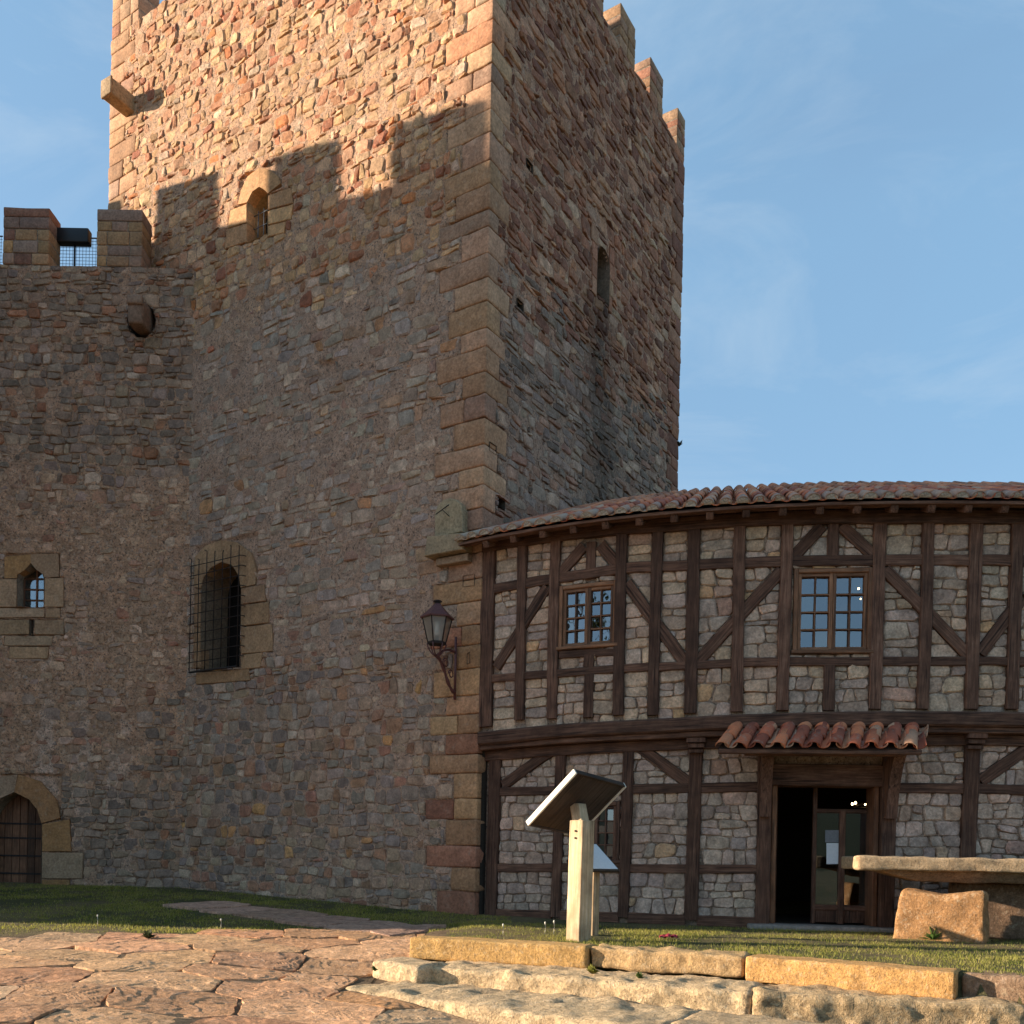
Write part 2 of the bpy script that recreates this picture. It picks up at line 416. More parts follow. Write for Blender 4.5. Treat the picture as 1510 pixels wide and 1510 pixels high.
def voronoi(seeds, aspect, box, rad):
    """seeds (u,v); metric squeezes u by aspect. returns list of ccw polygons"""
    S = [(u/aspect, v) for u, v in seeds]; cell = rad
    H = {}
    for i, (a, b) in enumerate(S): H.setdefault((int(a//cell), int(b//cell)), []).append(i)
    u0, u1, v0, v1 = box; out = []
    for i, (a, b) in enumerate(S):
        p = [(max(u0/aspect, a-2*rad), max(v0, b-2*rad)), (min(u1/aspect, a+2*rad), max(v0, b-2*rad)), (min(u1/aspect, a+2*rad), min(v1, b+2*rad)), (max(u0/aspect, a-2*rad), min(v1, b+2*rad))]
        ca, cb = int(a//cell), int(b//cell); nb = []
        for x in (ca-1, ca, ca+1):
            for y in (cb-1, cb, cb+1):
                for j in H.get((x, y), ()):
                    if j != i: nb.append(((S[j][0]-a)**2+(S[j][1]-b)**2, j))
        nb.sort()
        for d2, j in nb:
            mr = max((q[0]-a)**2+(q[1]-b)**2 for q in p)
            if d2 > 4*mr: break
            c, d = S[j]; nx, ny = c-a, d-b
            p = clip(p, nx, ny, (c*c+d*d-a*a-b*b)/2)
            if len(p) < 3: break
        out.append([(x*aspect, y) for x, y in p] if len(p) >= 3 else [])
    return out
def seeds_rows(u0, u1, v0, v1, h, w, rng, hj=0.3, wj=0.5, jit=0.18):
    out = []; v = v0
    while v < v1:
        hh = h*rng.uniform(1-hj, 1+hj)
        if v+hh > v1-0.4*h: hh = v1-v
        u = u0 - rng.uniform(0, w)
        while u < u1:
            ww = w*rng.uniform(1-wj, 1+wj)
            cu = u+ww/2
            if u0 <= cu <= u1: out.append((cu+rng.uniform(-jit, jit)*w*0.5, v+hh/2+rng.uniform(-jit, jit)*hh))
            u += ww
        v += hh
    return out
def coursed(box, h, w, rng, hj=0.4, wj=0.55, wav=0.16, split=0.22):
    """roughly squared stones in wavering courses"""
    u0, u1, v0, v1 = box; zs = [v0]
    while zs[-1] < v1-0.55*h: zs.append(zs[-1]+h*rng.uniform(1-hj, 1+hj))
    sc = (v1-v0)/(zs[-1]-v0); zs = [v0+(z-v0)*sc for z in zs]
    ph = [[rng.uniform(0, 6.28) for _ in range(3)] for _ in zs]
    fr = [2.1/w*rng.uniform(0.5, 0.9), 0.9/w*rng.uniform(0.5, 0.9), 0.3/w]
    def edge(k, u):
        if k == 0 or k == len(zs)-1: return zs[k]
        return zs[k]+wav*h*(0.5*math.sin(fr[0]*u+ph[k][0])+0.5*math.sin(fr[1]*u+ph[k][1])+0.6*math.sin(fr[2]*u+ph[k][2]))
    out = []
    for k in range(len(zs)-1):
        rh = zs[k+1]-zs[k]; u = u0; sl0 = 0.0
        if u1-u0 > 2*w: u = u0-rng.uniform(0, w)
        while u < u1-0.02:
            ww = w*rng.uniform(1-wj, 1+wj)*(1.0 if rh > 0.8*h else 1.15)
            if u+ww > u1-0.4*w: ww = u1-u+1e-4
            e = u+ww; sl1 = rng.uniform(-0.16, 0.16)*rh if e < u1 else 0.0
            a, b = max(u0, u), min(u1, e)
            if b > u0+0.02:
                la, lb, ta, tb = a-sl0, b-sl1, a+sl0, b+sl1
                m = (a+b)/2+rng.uniform(-.15, .15)*ww
                bt = [(la, edge(k, la)), (m, edge(k, m)-0.02*rh), (lb, edge(k, lb))]; tp = [(tb, edge(k+1, tb)), (m, edge(k+1, m)+0.02*rh), (ta, edge(k+1, ta))]
                if rh > 0.95*h and rng.random() < split and ww < 1.25*w:
                    f = rng.uniform(0.38, 0.62); fa, fb = f+rng.uniform(-.1, .1), f+rng.uniform(-.1, .1)
                    pa = (la*(1-fa)+ta*fa, bt[0][1]*(1-fa)+tp[2][1]*fa); pb = (lb*(1-fb)+tb*fb, bt[2][1]*(1-fb)+tp[0][1]*fb)
                    out.append(bt+[pb, pa]); out.append([pa, pb]+tp)
                else: out.append(bt+tp)
            u = e; sl0 = sl1
    return out
def exclude(p, E):
    """largest part of convex p outside convex ccw polygon E"""
    us = [q[0] for q in p]; vs = [q[1] for q in p]
    if max(us) < E[1][0] or min(us) > E[1][1] or max(vs) < E[1][2] or min(vs) > E[1][3]: return p
    e = E[0]; best, ba = None, 0
    # no overlap at all?
    q = p
    for i in range(len(e)):
        a, b = e[i], e[(i+1) % len(e)]; nx, ny = b[1]-a[1], a[0]-b[0]
        q = clip(q, nx, ny, nx*a[0]+ny*a[1])
        if len(q) < 3: return p
    if abs(area(q)) < 1e-5: return p
    for i in range(len(e)):
        a, b = e[i], e[(i+1) % len(e)]; nx, ny = b[1]-a[1], a[0]-b[0]
        r = clip(p, -nx, -ny, -(nx*a[0]+ny*a[1]))
        if len(r) >= 3 and abs(area(r)) > ba: best, ba = r, abs(area(r))
    return best or []
def EX(poly):
    poly = ccw(list(poly)); us = [q[0] for q in poly]; vs = [q[1] for q in poly]
    return (poly, (min(us), max(us), min(vs), max(vs)))
def rect(u0, u1, v0, v1): return [(u0, v0), (u1, v0), (u1, v1), (u0, v1)]
def inside(poly, u, v):
    e = ccw(list(poly)); r = np.ones(np.shape(u), bool)
    for i in range(len(e)):
        a, b = e[i], e[(i+1) % len(e)]
        r &= ((b[0]-a[0])*(v-a[1])-(b[1]-a[1])*(u-a[0])) >= 0
    return r
def resample(p, n):
    k = len(p); L = [math.hypot(p[(i+1) % k][0]-p[i][0], p[(i+1) % k][1]-p[i][1]) for i in range(k)]
    T = sum(L); out = []; i = 0; acc = 0.0
    for j in range(n):
        d = T*j/n
        while acc+L[i] < d and i < k-1: acc += L[i]; i += 1
        f = (d-acc)/max(L[i], 1e-9); a, b = p[i], p[(i+1) % k]
        out.append((a[0]+(b[0]-a[0])*f, a[1]+(b[1]-a[1])*f))
    return out
def chaikin(p, r=0.25):
    out = []; k = len(p)
    for i in range(k):
        a, b = p[i], p[(i+1) % k]
        out.append((a[0]*(1-r)+b[0]*r, a[1]*(1-r)+b[1]*r)); out.append((a[0]*r+b[0]*(1-r), a[1]*r+b[1]*(1-r)))
    return out
def stone_geo(poly, F, o_back, o_face, rng, n=10, rnd=0.28, jit=0.05, dome=0.25, flat=0.72, tilt=0.2, sh=0.62):
    """one stone: back ring, shoulder ring, face ring, crown. returns verts, faces"""
    p = ccw(poly)
    if rnd > 0: p = chaikin(p, rnd*rng.uniform(0.6, 1.15))
    p = resample(p, n)
    cu = sum(q[0] for q in p)/n; cv = sum(q[1] for q in p)/n
    r = math.sqrt(abs(area(p))/math.pi)
    p = [(q[0]+rng.uniform(-jit, jit)*r, q[1]+rng.uniform(-jit, jit)*r) for q in p]
    H = o_face-o_back; tu, tv = rng.uniform(-tilt, tilt)*H/r, rng.uniform(-tilt, tilt)*H/r
    V = []; fl = flat*rng.uniform(0.9, 1.1)
    for q in p: V.append((q[0], q[1], o_back))
    for q in p:
        V.append((cu+(q[0]-cu)*0.98, cv+(q[1]-cv)*0.98, o_back+H*sh*rng.uniform(0.88, 1.06) + (tu*(q[0]-cu)+tv*(q[1]-cv))))
    for q in p:
        V.append((cu+(q[0]-cu)*fl, cv+(q[1]-cv)*fl, o_back+H*rng.uniform(0.92, 1.06) + (tu*(q[0]-cu)+tv*(q[1]-cv))))
    V.append((cu+rng.uniform(-.1, .1)*r, cv+rng.uniform(-.1, .1)*r, o_back+H*(1+dome*rng.uniform(0.0, 0.6))))
    Fc = []
    for i in range(n):
        j = (i+1) % n
        Fc.append((i, j, n+j, n+i)); Fc.append((n+i, n+j, 2*n+j, 2*n+i)); Fc.append((2*n+i, 2*n+j, 3*n))
    return [F(*v) for v in V], Fc
def pix_area(pts):
    P = []
    for x, y, z in pts:
        if y < 0.5: return 0
        P.append((x/y*FPX, (z-EYE)/y*FPX))
    cx = sum(p[0] for p in P)/len(P); cy = sum(p[1] for p in P)/len(P)
    X = CX + cx*CR + cy*SR; Y = CY - (cy*CR - cx*SR)
    if X < -5 or X > 1515 or Y < -5 or Y > 1515: return 0
    return abs(area(P))
def masonry(parent, polys, stuffname, mat, limit=300, partname='stone', vis=None):
    """polys: list of (verts, faces, colour, weight). largest become parts, the rest one joined part"""
    order = sorted(range(len(polys)), key=lambda i: -polys[i][3])
    big = set(i for i in order[:limit] if polys[i][3] > 0)
    V, Fc, C = [], [], []
    for i, (v, f, c, w) in enumerate(polys):
        if i in big:
            link(partname, mesh(partname, v, f, np.tile(np.array(c), (len(v), 1)), None, False), mat, parent)
        else:
            b = len(V); V += v; Fc += [tuple(b+k for k in q) for q in f]; C += [c]*len(v)
    if V:
        o = link(stuffname, mesh(stuffname, V, Fc, np.array(C), None, False), mat, parent); o['kind'] = 'stuff'
def pick(rng, pal, var=0.14):
    tot = sum(p[0] for p in pal); x = rng.uniform(0, tot)
    for w, c in pal:
        x -= w
        if x <= 0: break
    k = rng.uniform(1-var*1.6, 1+var*1.6)
    return tuple(max(0.01, min(0.8, ch*wm*k*rng.uniform(1-var*0.25, 1+var*0.25))) for ch, wm in zip(c, WARM))

def rbox(name, o, ax, ay, az, hx, hy, hz, r=0.02, amp=0.006, freq=5.0, nx=0, ny=0, nz=0, mat=None, parent=None, col=None, seed=0, warp=None, octv=3):
    """rounded, slightly uneven block centred at o with half sizes along the unit axes; n* extra cuts"""
    def line(h, k):
        r_ = min(r, h*0.45)
        mid = np.linspace(-h+r_, h-r_, 2+k)
        return np.concatenate([[-h], mid, [h]])
    L = [line(hx, nx), line(hy, ny), line(hz, nz)]; hs = np.array([hx, hy, hz]); rr = np.minimum(r, hs*0.45)
    V, Q = [], []
    key = {}
    def vid(p):
        k = tuple(round(x, 6) for x in p)
        if k not in key: key[k] = len(V); V.append(p)
        return key[k]
    for a in range(3):
        b, c = (a+1) % 3, (a+2) % 3
        for sgn in (-1, 1):
            for i in range(len(L[b])-1):
                for j in range(len(L[c])-1):
                    q = []
                    for (ii, jj) in ((i, j), (i+1, j), (i+1, j+1), (i, j+1)):
                        p = [0, 0, 0]; p[a] = sgn*hs[a]; p[b] = L[b][ii]; p[c] = L[c][jj]; q.append(vid(p))
                    Q.append(tuple(q if sgn > 0 else q[::-1]))
    V = np.array(V, float)
    inner = np.clip(V, -(hs-rr), hs-rr); d = V-inner; dn = np.linalg.norm(d/rr, axis=1)[:, None]
    nrm = d/rr/np.maximum(dn, 1e-6); P = inner + nrm*rr
    A = np.array([ax, ay, az], float); O = np.array(o, float)
    if warp is not None: P = warp(P)
    Wd = O + P @ A; Nw = (nrm/ rr * rr) @ A
    if amp > 0:
        Wd = Wd + Nw*(fbm(Wd*freq+seed*3.7, octv, seed)*amp)[:, None]
    tcv = np.stack([P[:, 1], P[:, 2], P[:, 0]], -1) + seed*1.37
    me = mesh(name, Wd, Q, None if col is None else np.tile(np.array(col), (len(Wd), 1)), tcv)
    return link(name, me, mat, parent)
def tube(name, pts, r, n=6, mat=None, parent=None, cap=True):
    pts = [Vector(p) for p in pts]; V, Fc = [], []; k = len(pts)
    rs = r if isinstance(r, (list, tuple)) else [r]*k
    for i, p in enumerate(pts):
        d = (pts[min(i+1, k-1)]-pts[max(i-1, 0)]).normalized()
        a = d.cross(Vector((0, 0, 1)))
        if a.length < 0.05: a = d.cross(Vector((1, 0, 0)))
        a.normalize(); b = d.cross(a)
        for j in range(n):
            t = 2*math.pi*j/n; V.append(p + (a*math.cos(t)+b*math.sin(t))*rs[i])
    for i in range(k-1):
        for j in range(n):
            Fc.append((i*n+j, i*n+(j+1) % n, (i+1)*n+(j+1) % n, (i+1)*n+j))
    if cap: Fc.append(tuple(range(n))[::-1]); Fc.append(tuple((k-1)*n+j for j in range(n)))
    tcv = [(0.1*(i % n), 0.0, 0.2*(i//n)) for i in range(len(V))]
    return link(name, mesh(name, V, Fc, None, tcv), mat, parent)
def slab2d(name, poly, F, o0, o1, mat, parent, col=None, smoothf=False, cham=0.0):
    """prism of a polygon in surface coordinates between offsets o0 (back) and o1 (front)"""
    p = ccw(list(poly)); n = len(p); V = [F(u, v, o0) for u, v in p]
    if cham > 0:
        q = inset(p, cham)
        if len(q) == n:
            V += [F(u, v, o1-cham) for u, v in p] + [F(u, v, o1) for u, v in q]
            Fc = [tuple(range(2*n, 3*n)), tuple(range(n))[::-1]]
            for i in range(n):
                j = (i+1) % n; Fc += [(i, j, n+j, n+i), (n+i, n+j, 2*n+j, 2*n+i)]
        else: cham = 0
    if cham <= 0:
        V += [F(u, v, o1) for u, v in p]
        Fc = [tuple(range(n, 2*n)), tuple(range(n))[::-1]] + [(i, (i+1) % n, n+(i+1) % n, n+i) for i in range(n)]
    tcv = [(p[i % n][0], 0.3*(i//n), p[i % n][1]) for i in range(len(V))]
    me = mesh(name, V, Fc, None if col is None else np.tile(np.array(col), (len(V), 1)), tcv, smoothf)
    return link(name, me, mat, parent)
def timber(name, pts, w, o0, o1, F, parent, mat='timber', seed=0, irr=0.007, step=0.16, cham=0.012, w1=None):
    """squared log along a polyline of surface coordinates"""
    pts = [np.array(p, float) for p in pts]; R = []
    for a, b in zip(pts[:-1], pts[1:]):
        k = max(1, int(np.linalg.norm(b-a)/step)); R += [a+(b-a)*i/k for i in range(k)]
    R.append(pts[-1]); R = np.array(R); k = len(R)
    L = np.concatenate([[0], np.cumsum(np.linalg.norm(np.diff(R, axis=0), axis=1))])
    q = np.stack([L*2.3+seed*5.1, np.full(k, seed*0.37), np.zeros(k)], -1)
    ja, jb, jc = fbm(q, 3, seed), fbm(q+40, 3, seed+5), fbm(q+80, 3, seed+9)
    V, Fc, T = [], [], []
    for i in range(k):
        d = R[min(i+1, k-1)]-R[max(i-1, 0)]; d /= np.linalg.norm(d); p = np.array([-d[1], d[0]])
        ww = w if w1 is None else w + (w1-w)*L[i]/L[-1]
        hl, hr = ww/2+ja[i]*irr, ww/2+jb[i]*irr; of = o1+jc[i]*irr*0.5
        for a, o in ((-hr, o0), (-hr, of-cham), (-hr+cham, of), (hl-cham, of), (hl, of-cham), (hl, o0)):
            u, v = R[i]+p*a; V.append(F(u, v, o)); T.append((a+seed*0.71, o+seed*0.33, L[i]+seed*1.9))
    for i in range(k-1):
        for j in range(6): Fc.append((i*6+j, (i+1)*6+j, (i+1)*6+(j+1) % 6, i*6+(j+1) % 6))
    Fc += [tuple(range(6)), tuple((k-1)*6+j for j in range(6))[::-1]]
    me = mesh(name, V, Fc, None, T, False)
    return link(name, me, M[mat] if isinstance(mat, str) else mat, parent)
def arch(cu, v0, w, vs, vt, n=6):
    """pointed arch outline: sill v0, springing vs, apex vt"""
    h = vt-vs; a = w/2; c = (h*h-a*a)/(2*a); c = max(c, 0.0); R = a+c
    th = math.atan2(h, c) if c > 0 else math.pi/2
    p = [(cu-a, v0), (cu+a, v0)]
    for i in range(n+1):
        t = th*i/n; p.append((cu-c+R*math.cos(t), vs+R*math.sin(t)*h/max(R*math.sin(th), 1e-6)))
    for i in range(n-1, -1, -1):
        t = th*i/n; p.append((cu+c-R*math.cos(t), vs+R*math.sin(t)*h/max(R*math.sin(th), 1e-6)))
    return p
def reveal(name, poly, F, o_front, depth, mat, parent, col):
    p = ccw(list(poly)); n = len(p)
    V = [F(u, v, o_front) for u, v in p]+[F(u, v, o_front-depth) for u, v in p]
    Fc = [(i, n+i, n+(i+1) % n, (i+1) % n) for i in range(n)]
    return link(name, mesh(name, V, Fc, np.tile(np.array(col), (2*n, 1)), None, False), mat, parent)
def mortar_face(name, F, u0, u1, v0, v1, du, holes, parent, amp, colf, seed, base=0.0, flip=False, extra=None, sink=()):
    nu, nv = int((u1-u0)/du)+2, int((v1-v0)/du)+2
    U, Vv = np.meshgrid(np.linspace(u0, u1, nu), np.linspace(v0, v1, nv), indexing='ij')
    q = np.stack([U.ravel(), Vv.ravel(), np.full(U.size, seed*1.3)], -1)
    n1 = fbm(q*2.6, 3, seed).reshape(U.shape); n2 = fbm(q*9.0, 3, seed+3).reshape(U.shape)
    o = base + amp*(0.6*n1+0.7*n2)
    if extra is not None: o = o + extra(U, Vv, n1, n2)
    for e, bb in sink:
        i0, i1 = np.searchsorted(U[:, 0], (bb[0], bb[1])); j0, j1 = np.searchsorted(Vv[0], (bb[2], bb[3]))
        if i1 > i0 and j1 > j0: o[i0:i1, j0:j1] = np.where(inside(e, U[i0:i1, j0:j1], Vv[i0:i1, j0:j1]), np.minimum(o[i0:i1, j0:j1], -0.035), o[i0:i1, j0:j1])
    P = F_np(F, U, Vv, o)
    cu = (U[:-1, :-1]+U[1:, 1:])/2; cv = (Vv[:-1, :-1]+Vv[1:, 1:])/2
    keep = np.ones(cu.shape, bool)
    for h in holes: keep &= ~inside(h, cu, cv)
    col = colf(U, Vv, n1, n2)*np.array((1.22, 0.96, 0.84))
    me = gridmesh(name, P, keep, col, flip)
    return link(name, me, M['mortar'], parent)
def pts_front(L): return [hit_front(*p) for p in L]
def mixcol(a, b, f):
    f = np.asarray(f)[..., None]; return np.array(a)*(1-f)+np.array(b)*f

# ================================================================== THE GROUND
def lin(a, b, d): return list(np.arange(a, b, d))
gx = np.array([-900, -500, -250, -120, -70, -45, -32, -26, -22] + lin(-20, 14, 0.16) + [14, 16, 20, 28, 45, 80, 150, 300, 600, 900.])
gy = np.array([-900, -500, -250, -120, -60, -30, -15, -8, -3, 0, 1.5, 3, 4] + lin(5, 21, 0.14) + [21, 22, 23, 24, 28, 40, 80, 200, 500, 900.])
GX, GY = np.meshgrid(gx, gy, indexing='ij')
GZ = gz(GX, GY)
gq = np.stack([GX.ravel(), GY.ravel(), np.zeros(GX.size)], -1)
gn = fbm(gq*0.9, 4, 3).reshape(GX.shape)
near = (np.abs(GX) < 25) & (GY > 2) & (GY < 24)
GZ = GZ + np.where(near, gn*0.02, 0.0)
PAVE_FAR = lambda x: np.interp(x, [-12, -7.6, -4.2, -1.6, 0], [12.1, 12.35, 13.5, 13.65, 13.6])
pv = ((GY < PAVE_FAR(GX)) & (GX < np.interp(GY, [6, 8, 10, 12, 14], [1.0, 0.5, -1.2, -1.0, -0.6])))
gcol = np.where(pv[..., None], mixcol((0.20, 0.14, 0.085), (0.13, 0.085, 0.05), np.clip(gn+0.5, 0, 1)), mixcol((0.085, 0.08, 0.03), (0.17, 0.125, 0.06), np.clip(gn*1.4+0.4, 0, 1)))
ground = link('ground', gridmesh('ground', np.stack([GX, GY, GZ], -1), None, gcol), M['ground']); setp(ground, kind='structure')

# ================================================================== THE TOWER
Z_TOP = hit_front(205.6, 30.5)[1]; T_END = 11.07; S_END = 8.9
Z_R = hit_right(1010, 235)[1]      # the right-hand wall head lies lower than the front one
BASE_Z = 0.1
tower = thing('castle_tower', (TC[0]+DL[0]*5+DR[0]*4, TC[1]+DL[1]*5+DR[1]*4, gz(-3, 18.5)), 'tall square battlemented tower of reddish and grey rubble stone, sunlit at the top', 'tower')
rng = random.Random(11)
SAND = [(3, (0.355, 0.254, 0.166)), (2.4, (0.381, 0.281, 0.196)), (1.0, (0.318, 0.184, 0.131)), (1.4, (0.339, 0.254, 0.190)), (0.9, (0.286, 0.205, 0.154))]
SANDLOW = [(3, (0.363, 0.253, 0.154)), (2, (0.308, 0.176, 0.121)), (1.5, (0.330, 0.242, 0.171)), (1.4, (0.253, 0.138, 0.099)), (1, (0.396, 0.297, 0.187))]
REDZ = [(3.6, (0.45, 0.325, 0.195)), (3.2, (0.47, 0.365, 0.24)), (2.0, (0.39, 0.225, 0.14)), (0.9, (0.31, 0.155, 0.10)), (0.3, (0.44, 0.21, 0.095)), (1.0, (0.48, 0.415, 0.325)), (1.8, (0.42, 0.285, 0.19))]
REDR = [(2.4, (0.230, 0.132, 0.098)), (2.2, (0.287, 0.172, 0.121)), (1.5, (0.380, 0.253, 0.178)), (1.2, (0.172, 0.098, 0.075)), (0.6, (0.414, 0.333, 0.253)), (0.8, (0.345, 0.196, 0.127))]  # reds darkened for the right face, its shade put into the colour
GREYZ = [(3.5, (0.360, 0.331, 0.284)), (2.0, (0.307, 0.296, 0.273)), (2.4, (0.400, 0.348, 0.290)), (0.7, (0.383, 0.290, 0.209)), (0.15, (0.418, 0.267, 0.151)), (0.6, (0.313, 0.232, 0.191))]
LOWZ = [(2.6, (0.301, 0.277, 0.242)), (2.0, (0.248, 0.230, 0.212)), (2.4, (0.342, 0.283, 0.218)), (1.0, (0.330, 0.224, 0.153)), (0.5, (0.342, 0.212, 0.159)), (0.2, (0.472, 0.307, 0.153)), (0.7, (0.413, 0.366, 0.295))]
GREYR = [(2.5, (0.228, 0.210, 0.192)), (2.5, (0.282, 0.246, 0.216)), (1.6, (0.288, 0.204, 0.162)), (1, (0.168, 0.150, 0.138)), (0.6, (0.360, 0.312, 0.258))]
def zred(t):      # building-phase line between grey lower and reddish upper masonry
    return 12.9 + 0.25*math.sin(t*1.3) - 0.5*math.exp(-((t-0.5)/1.5)**2)

# quoins: blocks that turn the corner, alternately long on one face and on the other
ex_front, ex_right = [], []
def quoins(corner, da, db, z0, z1, la, lb, rng, exa, exb, ua, ub, pal, seed):
    z = z0; k = 0
    while z < z1-0.15:
        h = rng.uniform(0.30, 0.50)
        if z+h > z1-0.2: h = z1-z
        a = rng.uniform(*la[k % 2]); b = rng.uniform(*lb[k % 2])
        pr = rng.uniform(0.008, 0.022)
        c = pick(rng, pal if not callable(pal) else pal(z), 0.12)
        if a > 0.85 and rng.random() < 0.6:           # long course: two blocks on the first face
            cut = a*rng.uniform(0.35, 0.5)
            o = corner + da*((a+cut)/2) + db*(0.2-pr*0.8)
            rbox('quoin', (o[0], o[1], z+h/2), (*da, 0), (*db, 0), (0, 0, 1), (a-cut)/2-0.007, 0.2, h/2-0.007, 0.028, 0.022, 5, 3, 0, 2, M['ashlar'], tower, pick(rng, pal if not callable(pal) else pal(z), 0.12), seed+k+500)
            aa = cut
        else: aa = a
        o = corner + da*(aa/2-pr/2) + db*(b/2-pr/2)
        rbox('quoin', (o[0], o[1], z+h/2), (*da, 0), (*db, 0), (0, 0, 1), aa/2+pr/2-0.006, b/2+pr/2, h/2-0.004, 0.028, 0.022, 5, 3, 2, 2, M['ashlar'], tower, c, seed+k)
        if exa is not None: exa.append(EX(rect(*sorted((ua(0), ua(a))), z, z+h)))
        if exb is not None: exb.append(EX(rect(*sorted((ub(0), ub(b))), z, z+h)))
        z += h; k += 1
palq = lambda z: SANDLOW if z < 6.5 else (SAND if z < 15.5 else REDZ)
quoins(TC, DL, DR, BASE_Z, Z_TOP, ((0.5, 0.75), (0.82, 1.15)), ((0.5, 0.75), (0.28, 0.42)), rng, ex_front, ex_right, lambda a: a, lambda b: b, palq, 100)
quoins(TC+DL*T_END, -DL, DR, 9.0, Z_TOP, ((0.5, 0.7), (0.8, 1.15)), ((0.7, 1.0), (0.4, 0.6)), rng, ex_front, None, lambda a: T_END-a, None, SAND, 300)
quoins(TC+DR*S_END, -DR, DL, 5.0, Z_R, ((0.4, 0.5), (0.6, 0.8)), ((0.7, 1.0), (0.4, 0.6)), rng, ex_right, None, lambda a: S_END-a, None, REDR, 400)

def px_blocks(parent, hit, F, quads, pal, o0, o1, exl, name='dressed_stone', mat='ashlar', cham=0.012):
    for q in quads:
        p = [hit(*c) for c in q]
        q2 = inset(ccw(p), 0.006) if len(p) == 4 else p
        slab2d(name, q2 if len(q2) >= 3 else p, F, o0, o1+rng.uniform(0, 0.008), M[mat], parent, pick(rng, pal, 0.10), False, cham if len(p) <= 5 else 0.0)
        us = [a[0] for a in p]; vs = [a[1] for a in p]
        exl.append(EX(p) if len(p) == 4 else EX(rect(min(us), max(us), min(vs), max(vs))))
holes_f, holes_r = [], []
YEL = [(1, (0.47, 0.335, 0.19)), (1, (0.44, 0.30, 0.17))]
BUFF = [(1, (0.33, 0.245, 0.155)), (1, (0.31, 0.225, 0.14))]
# small arched window high on the sunlit face
a1 = hit_front(365.5, 320); b1 = hit_front(396, 320)
wu, ww = (a1[0]+b1[0])/2, abs(a1[0]-b1[0])
w1 = arch(wu, hit_front(380, 353)[1], ww, hit_front(380, 297)[1], hit_front(381, 277)[1])
holes_f.append(w1)
px_blocks(tower, hit_front, F_front, [
    [(353, 303), (357, 283), (367, 262), (384, 249), (384, 277), (374, 284), (366, 300)],
    [(384, 249), (400, 252), (412, 262), (416, 272), (397, 287), (391, 280), (384, 277)],
    [(341, 311), (366, 301), (366, 329), (337, 338)], [(336, 339), (366, 330), (366, 358), (332, 369)],
    [(396.5, 289), (431, 277), (434, 301), (396.5, 311)], [(396.5, 312), (434, 302), (430, 325), (396.5, 333)], [(396.5, 334), (424, 327), (420, 345), (396.5, 351)]],
    YEL, -0.2, 0.035, ex_front)
wj = reveal('window_jamb', w1, F_front, 0.035, 0.55, M['ashlar'], tower, (0.42, 0.29, 0.165))
wp = slab2d('window', w1, F_front, -0.55, -0.5, M['dark'], tower)
for k in range(3):
    u = wu + (k-1)*ww*0.27
    tube('bar', [F_front(u, w1[0][1]+0.02, -0.16), F_front(u, w1[0][1]+0.75, -0.16)], 0.012, 5, M['steel'], wp)
for k in range(3):
    v = w1[0][1]+0.12+0.28*k
    tube('bar', [F_front(wu-ww*0.48, v, -0.16), F_front(wu+ww*0.48, v, -0.16)], 0.010, 5, M['steel'], wp)
# large grilled window low on the shaded face
a2 = hit_front(298, 920); b2 = hit_front(356, 920)
wu2, ww2 = (a2[0]+b2[0])/2, abs(a2[0]-b2[0])
zs2, zt2, zb2 = hit_front(327, 862)[1], hit_front(328, 829)[1], hit_front(327, 987)[1]
w2 = arch(wu2, zb2, ww2, zs2, zt2); holes_f.append(w2)
px_blocks(tower, hit_front, F_front, [
    [(328, 797), (350, 800), (371, 815), (379, 840), (378, 862), (356.5, 867), (354, 850), (344, 834), (328, 829)],
    [(289, 822), (305, 805), (328, 797), (328, 829), (312, 838), (302, 852), (297.5, 868), (287.5, 866)],
    [(356.5, 868), (391, 862), (393, 887), (356.5, 892)], [(356.5, 893), (398, 887), (398, 919), (356.5, 924)],
    [(356.5, 925), (402, 920), (404, 961), (356.5, 965)], [(356.5, 966), (388, 962), (386, 985), (356.5, 988)],
    [(287.5, 868), (297.5, 869), (297.5, 925), (287, 925)], [(287, 926), (297.5, 926), (297.5, 986), (286.5, 986)],
    [(290, 992), (368, 986), (370, 1004), (290, 1010)]],
    BUFF + [(0.5, (0.27, 0.13, 0.09))], -0.2, 0.03, ex_front)
reveal('window_jamb', w2, F_front, 0.03, 0.75, M['ashlar'], tower, (0.25, 0.18, 0.12))
wp2 = slab2d('window', w2, F_front, -0.75, -0.7, M['dark'], tower)
gr_u0, gr_u1 = hit_front(289, 900)[0], hit_front(359, 900)[0]
gr_z0, gr_z1 = zb2-0.02, hit_front(325, 822)[1]
gu = [gr_u0+(gr_u1-gr_u0)*k/6 for k in range(7)]
GO = 0.15
grille = tube('window_grille', [F_front(gr_u0, gr_z0, GO), F_front(gr_u1, gr_z0, GO)], 0.022, 6, M['iron'], tower)
for k, u in enumerate(gu):
    hk = gr_z1 + 0.08*rng.uniform(-0.5, 1) + (0.10 if k in (2, 5, 6) else 0)
    tube('bar', [F_front(u, gr_z0, GO), F_front(u, hk-0.05, GO), F_front(u+0.01, hk, GO-0.01), F_front(u+rng.uniform(-0.06, 0.06), hk+0.02, GO+0.02)], 0.011, 5, M['iron'], grille)
for k in range(11):
    v = gr_z0+0.22+(gr_z1-gr_z0-0.34)*k/10
    tube('bar', [F_front(gr_u0+0.05, v+rng.uniform(-.01, .01), GO), F_front(gr_u1-0.03, v, GO), F_front(gr_u1-0.07, v+0.005, GO-0.02), F_front(gr_u1-0.085, v+0.01, 0.0)], 0.010, 5, M['iron'], grille)
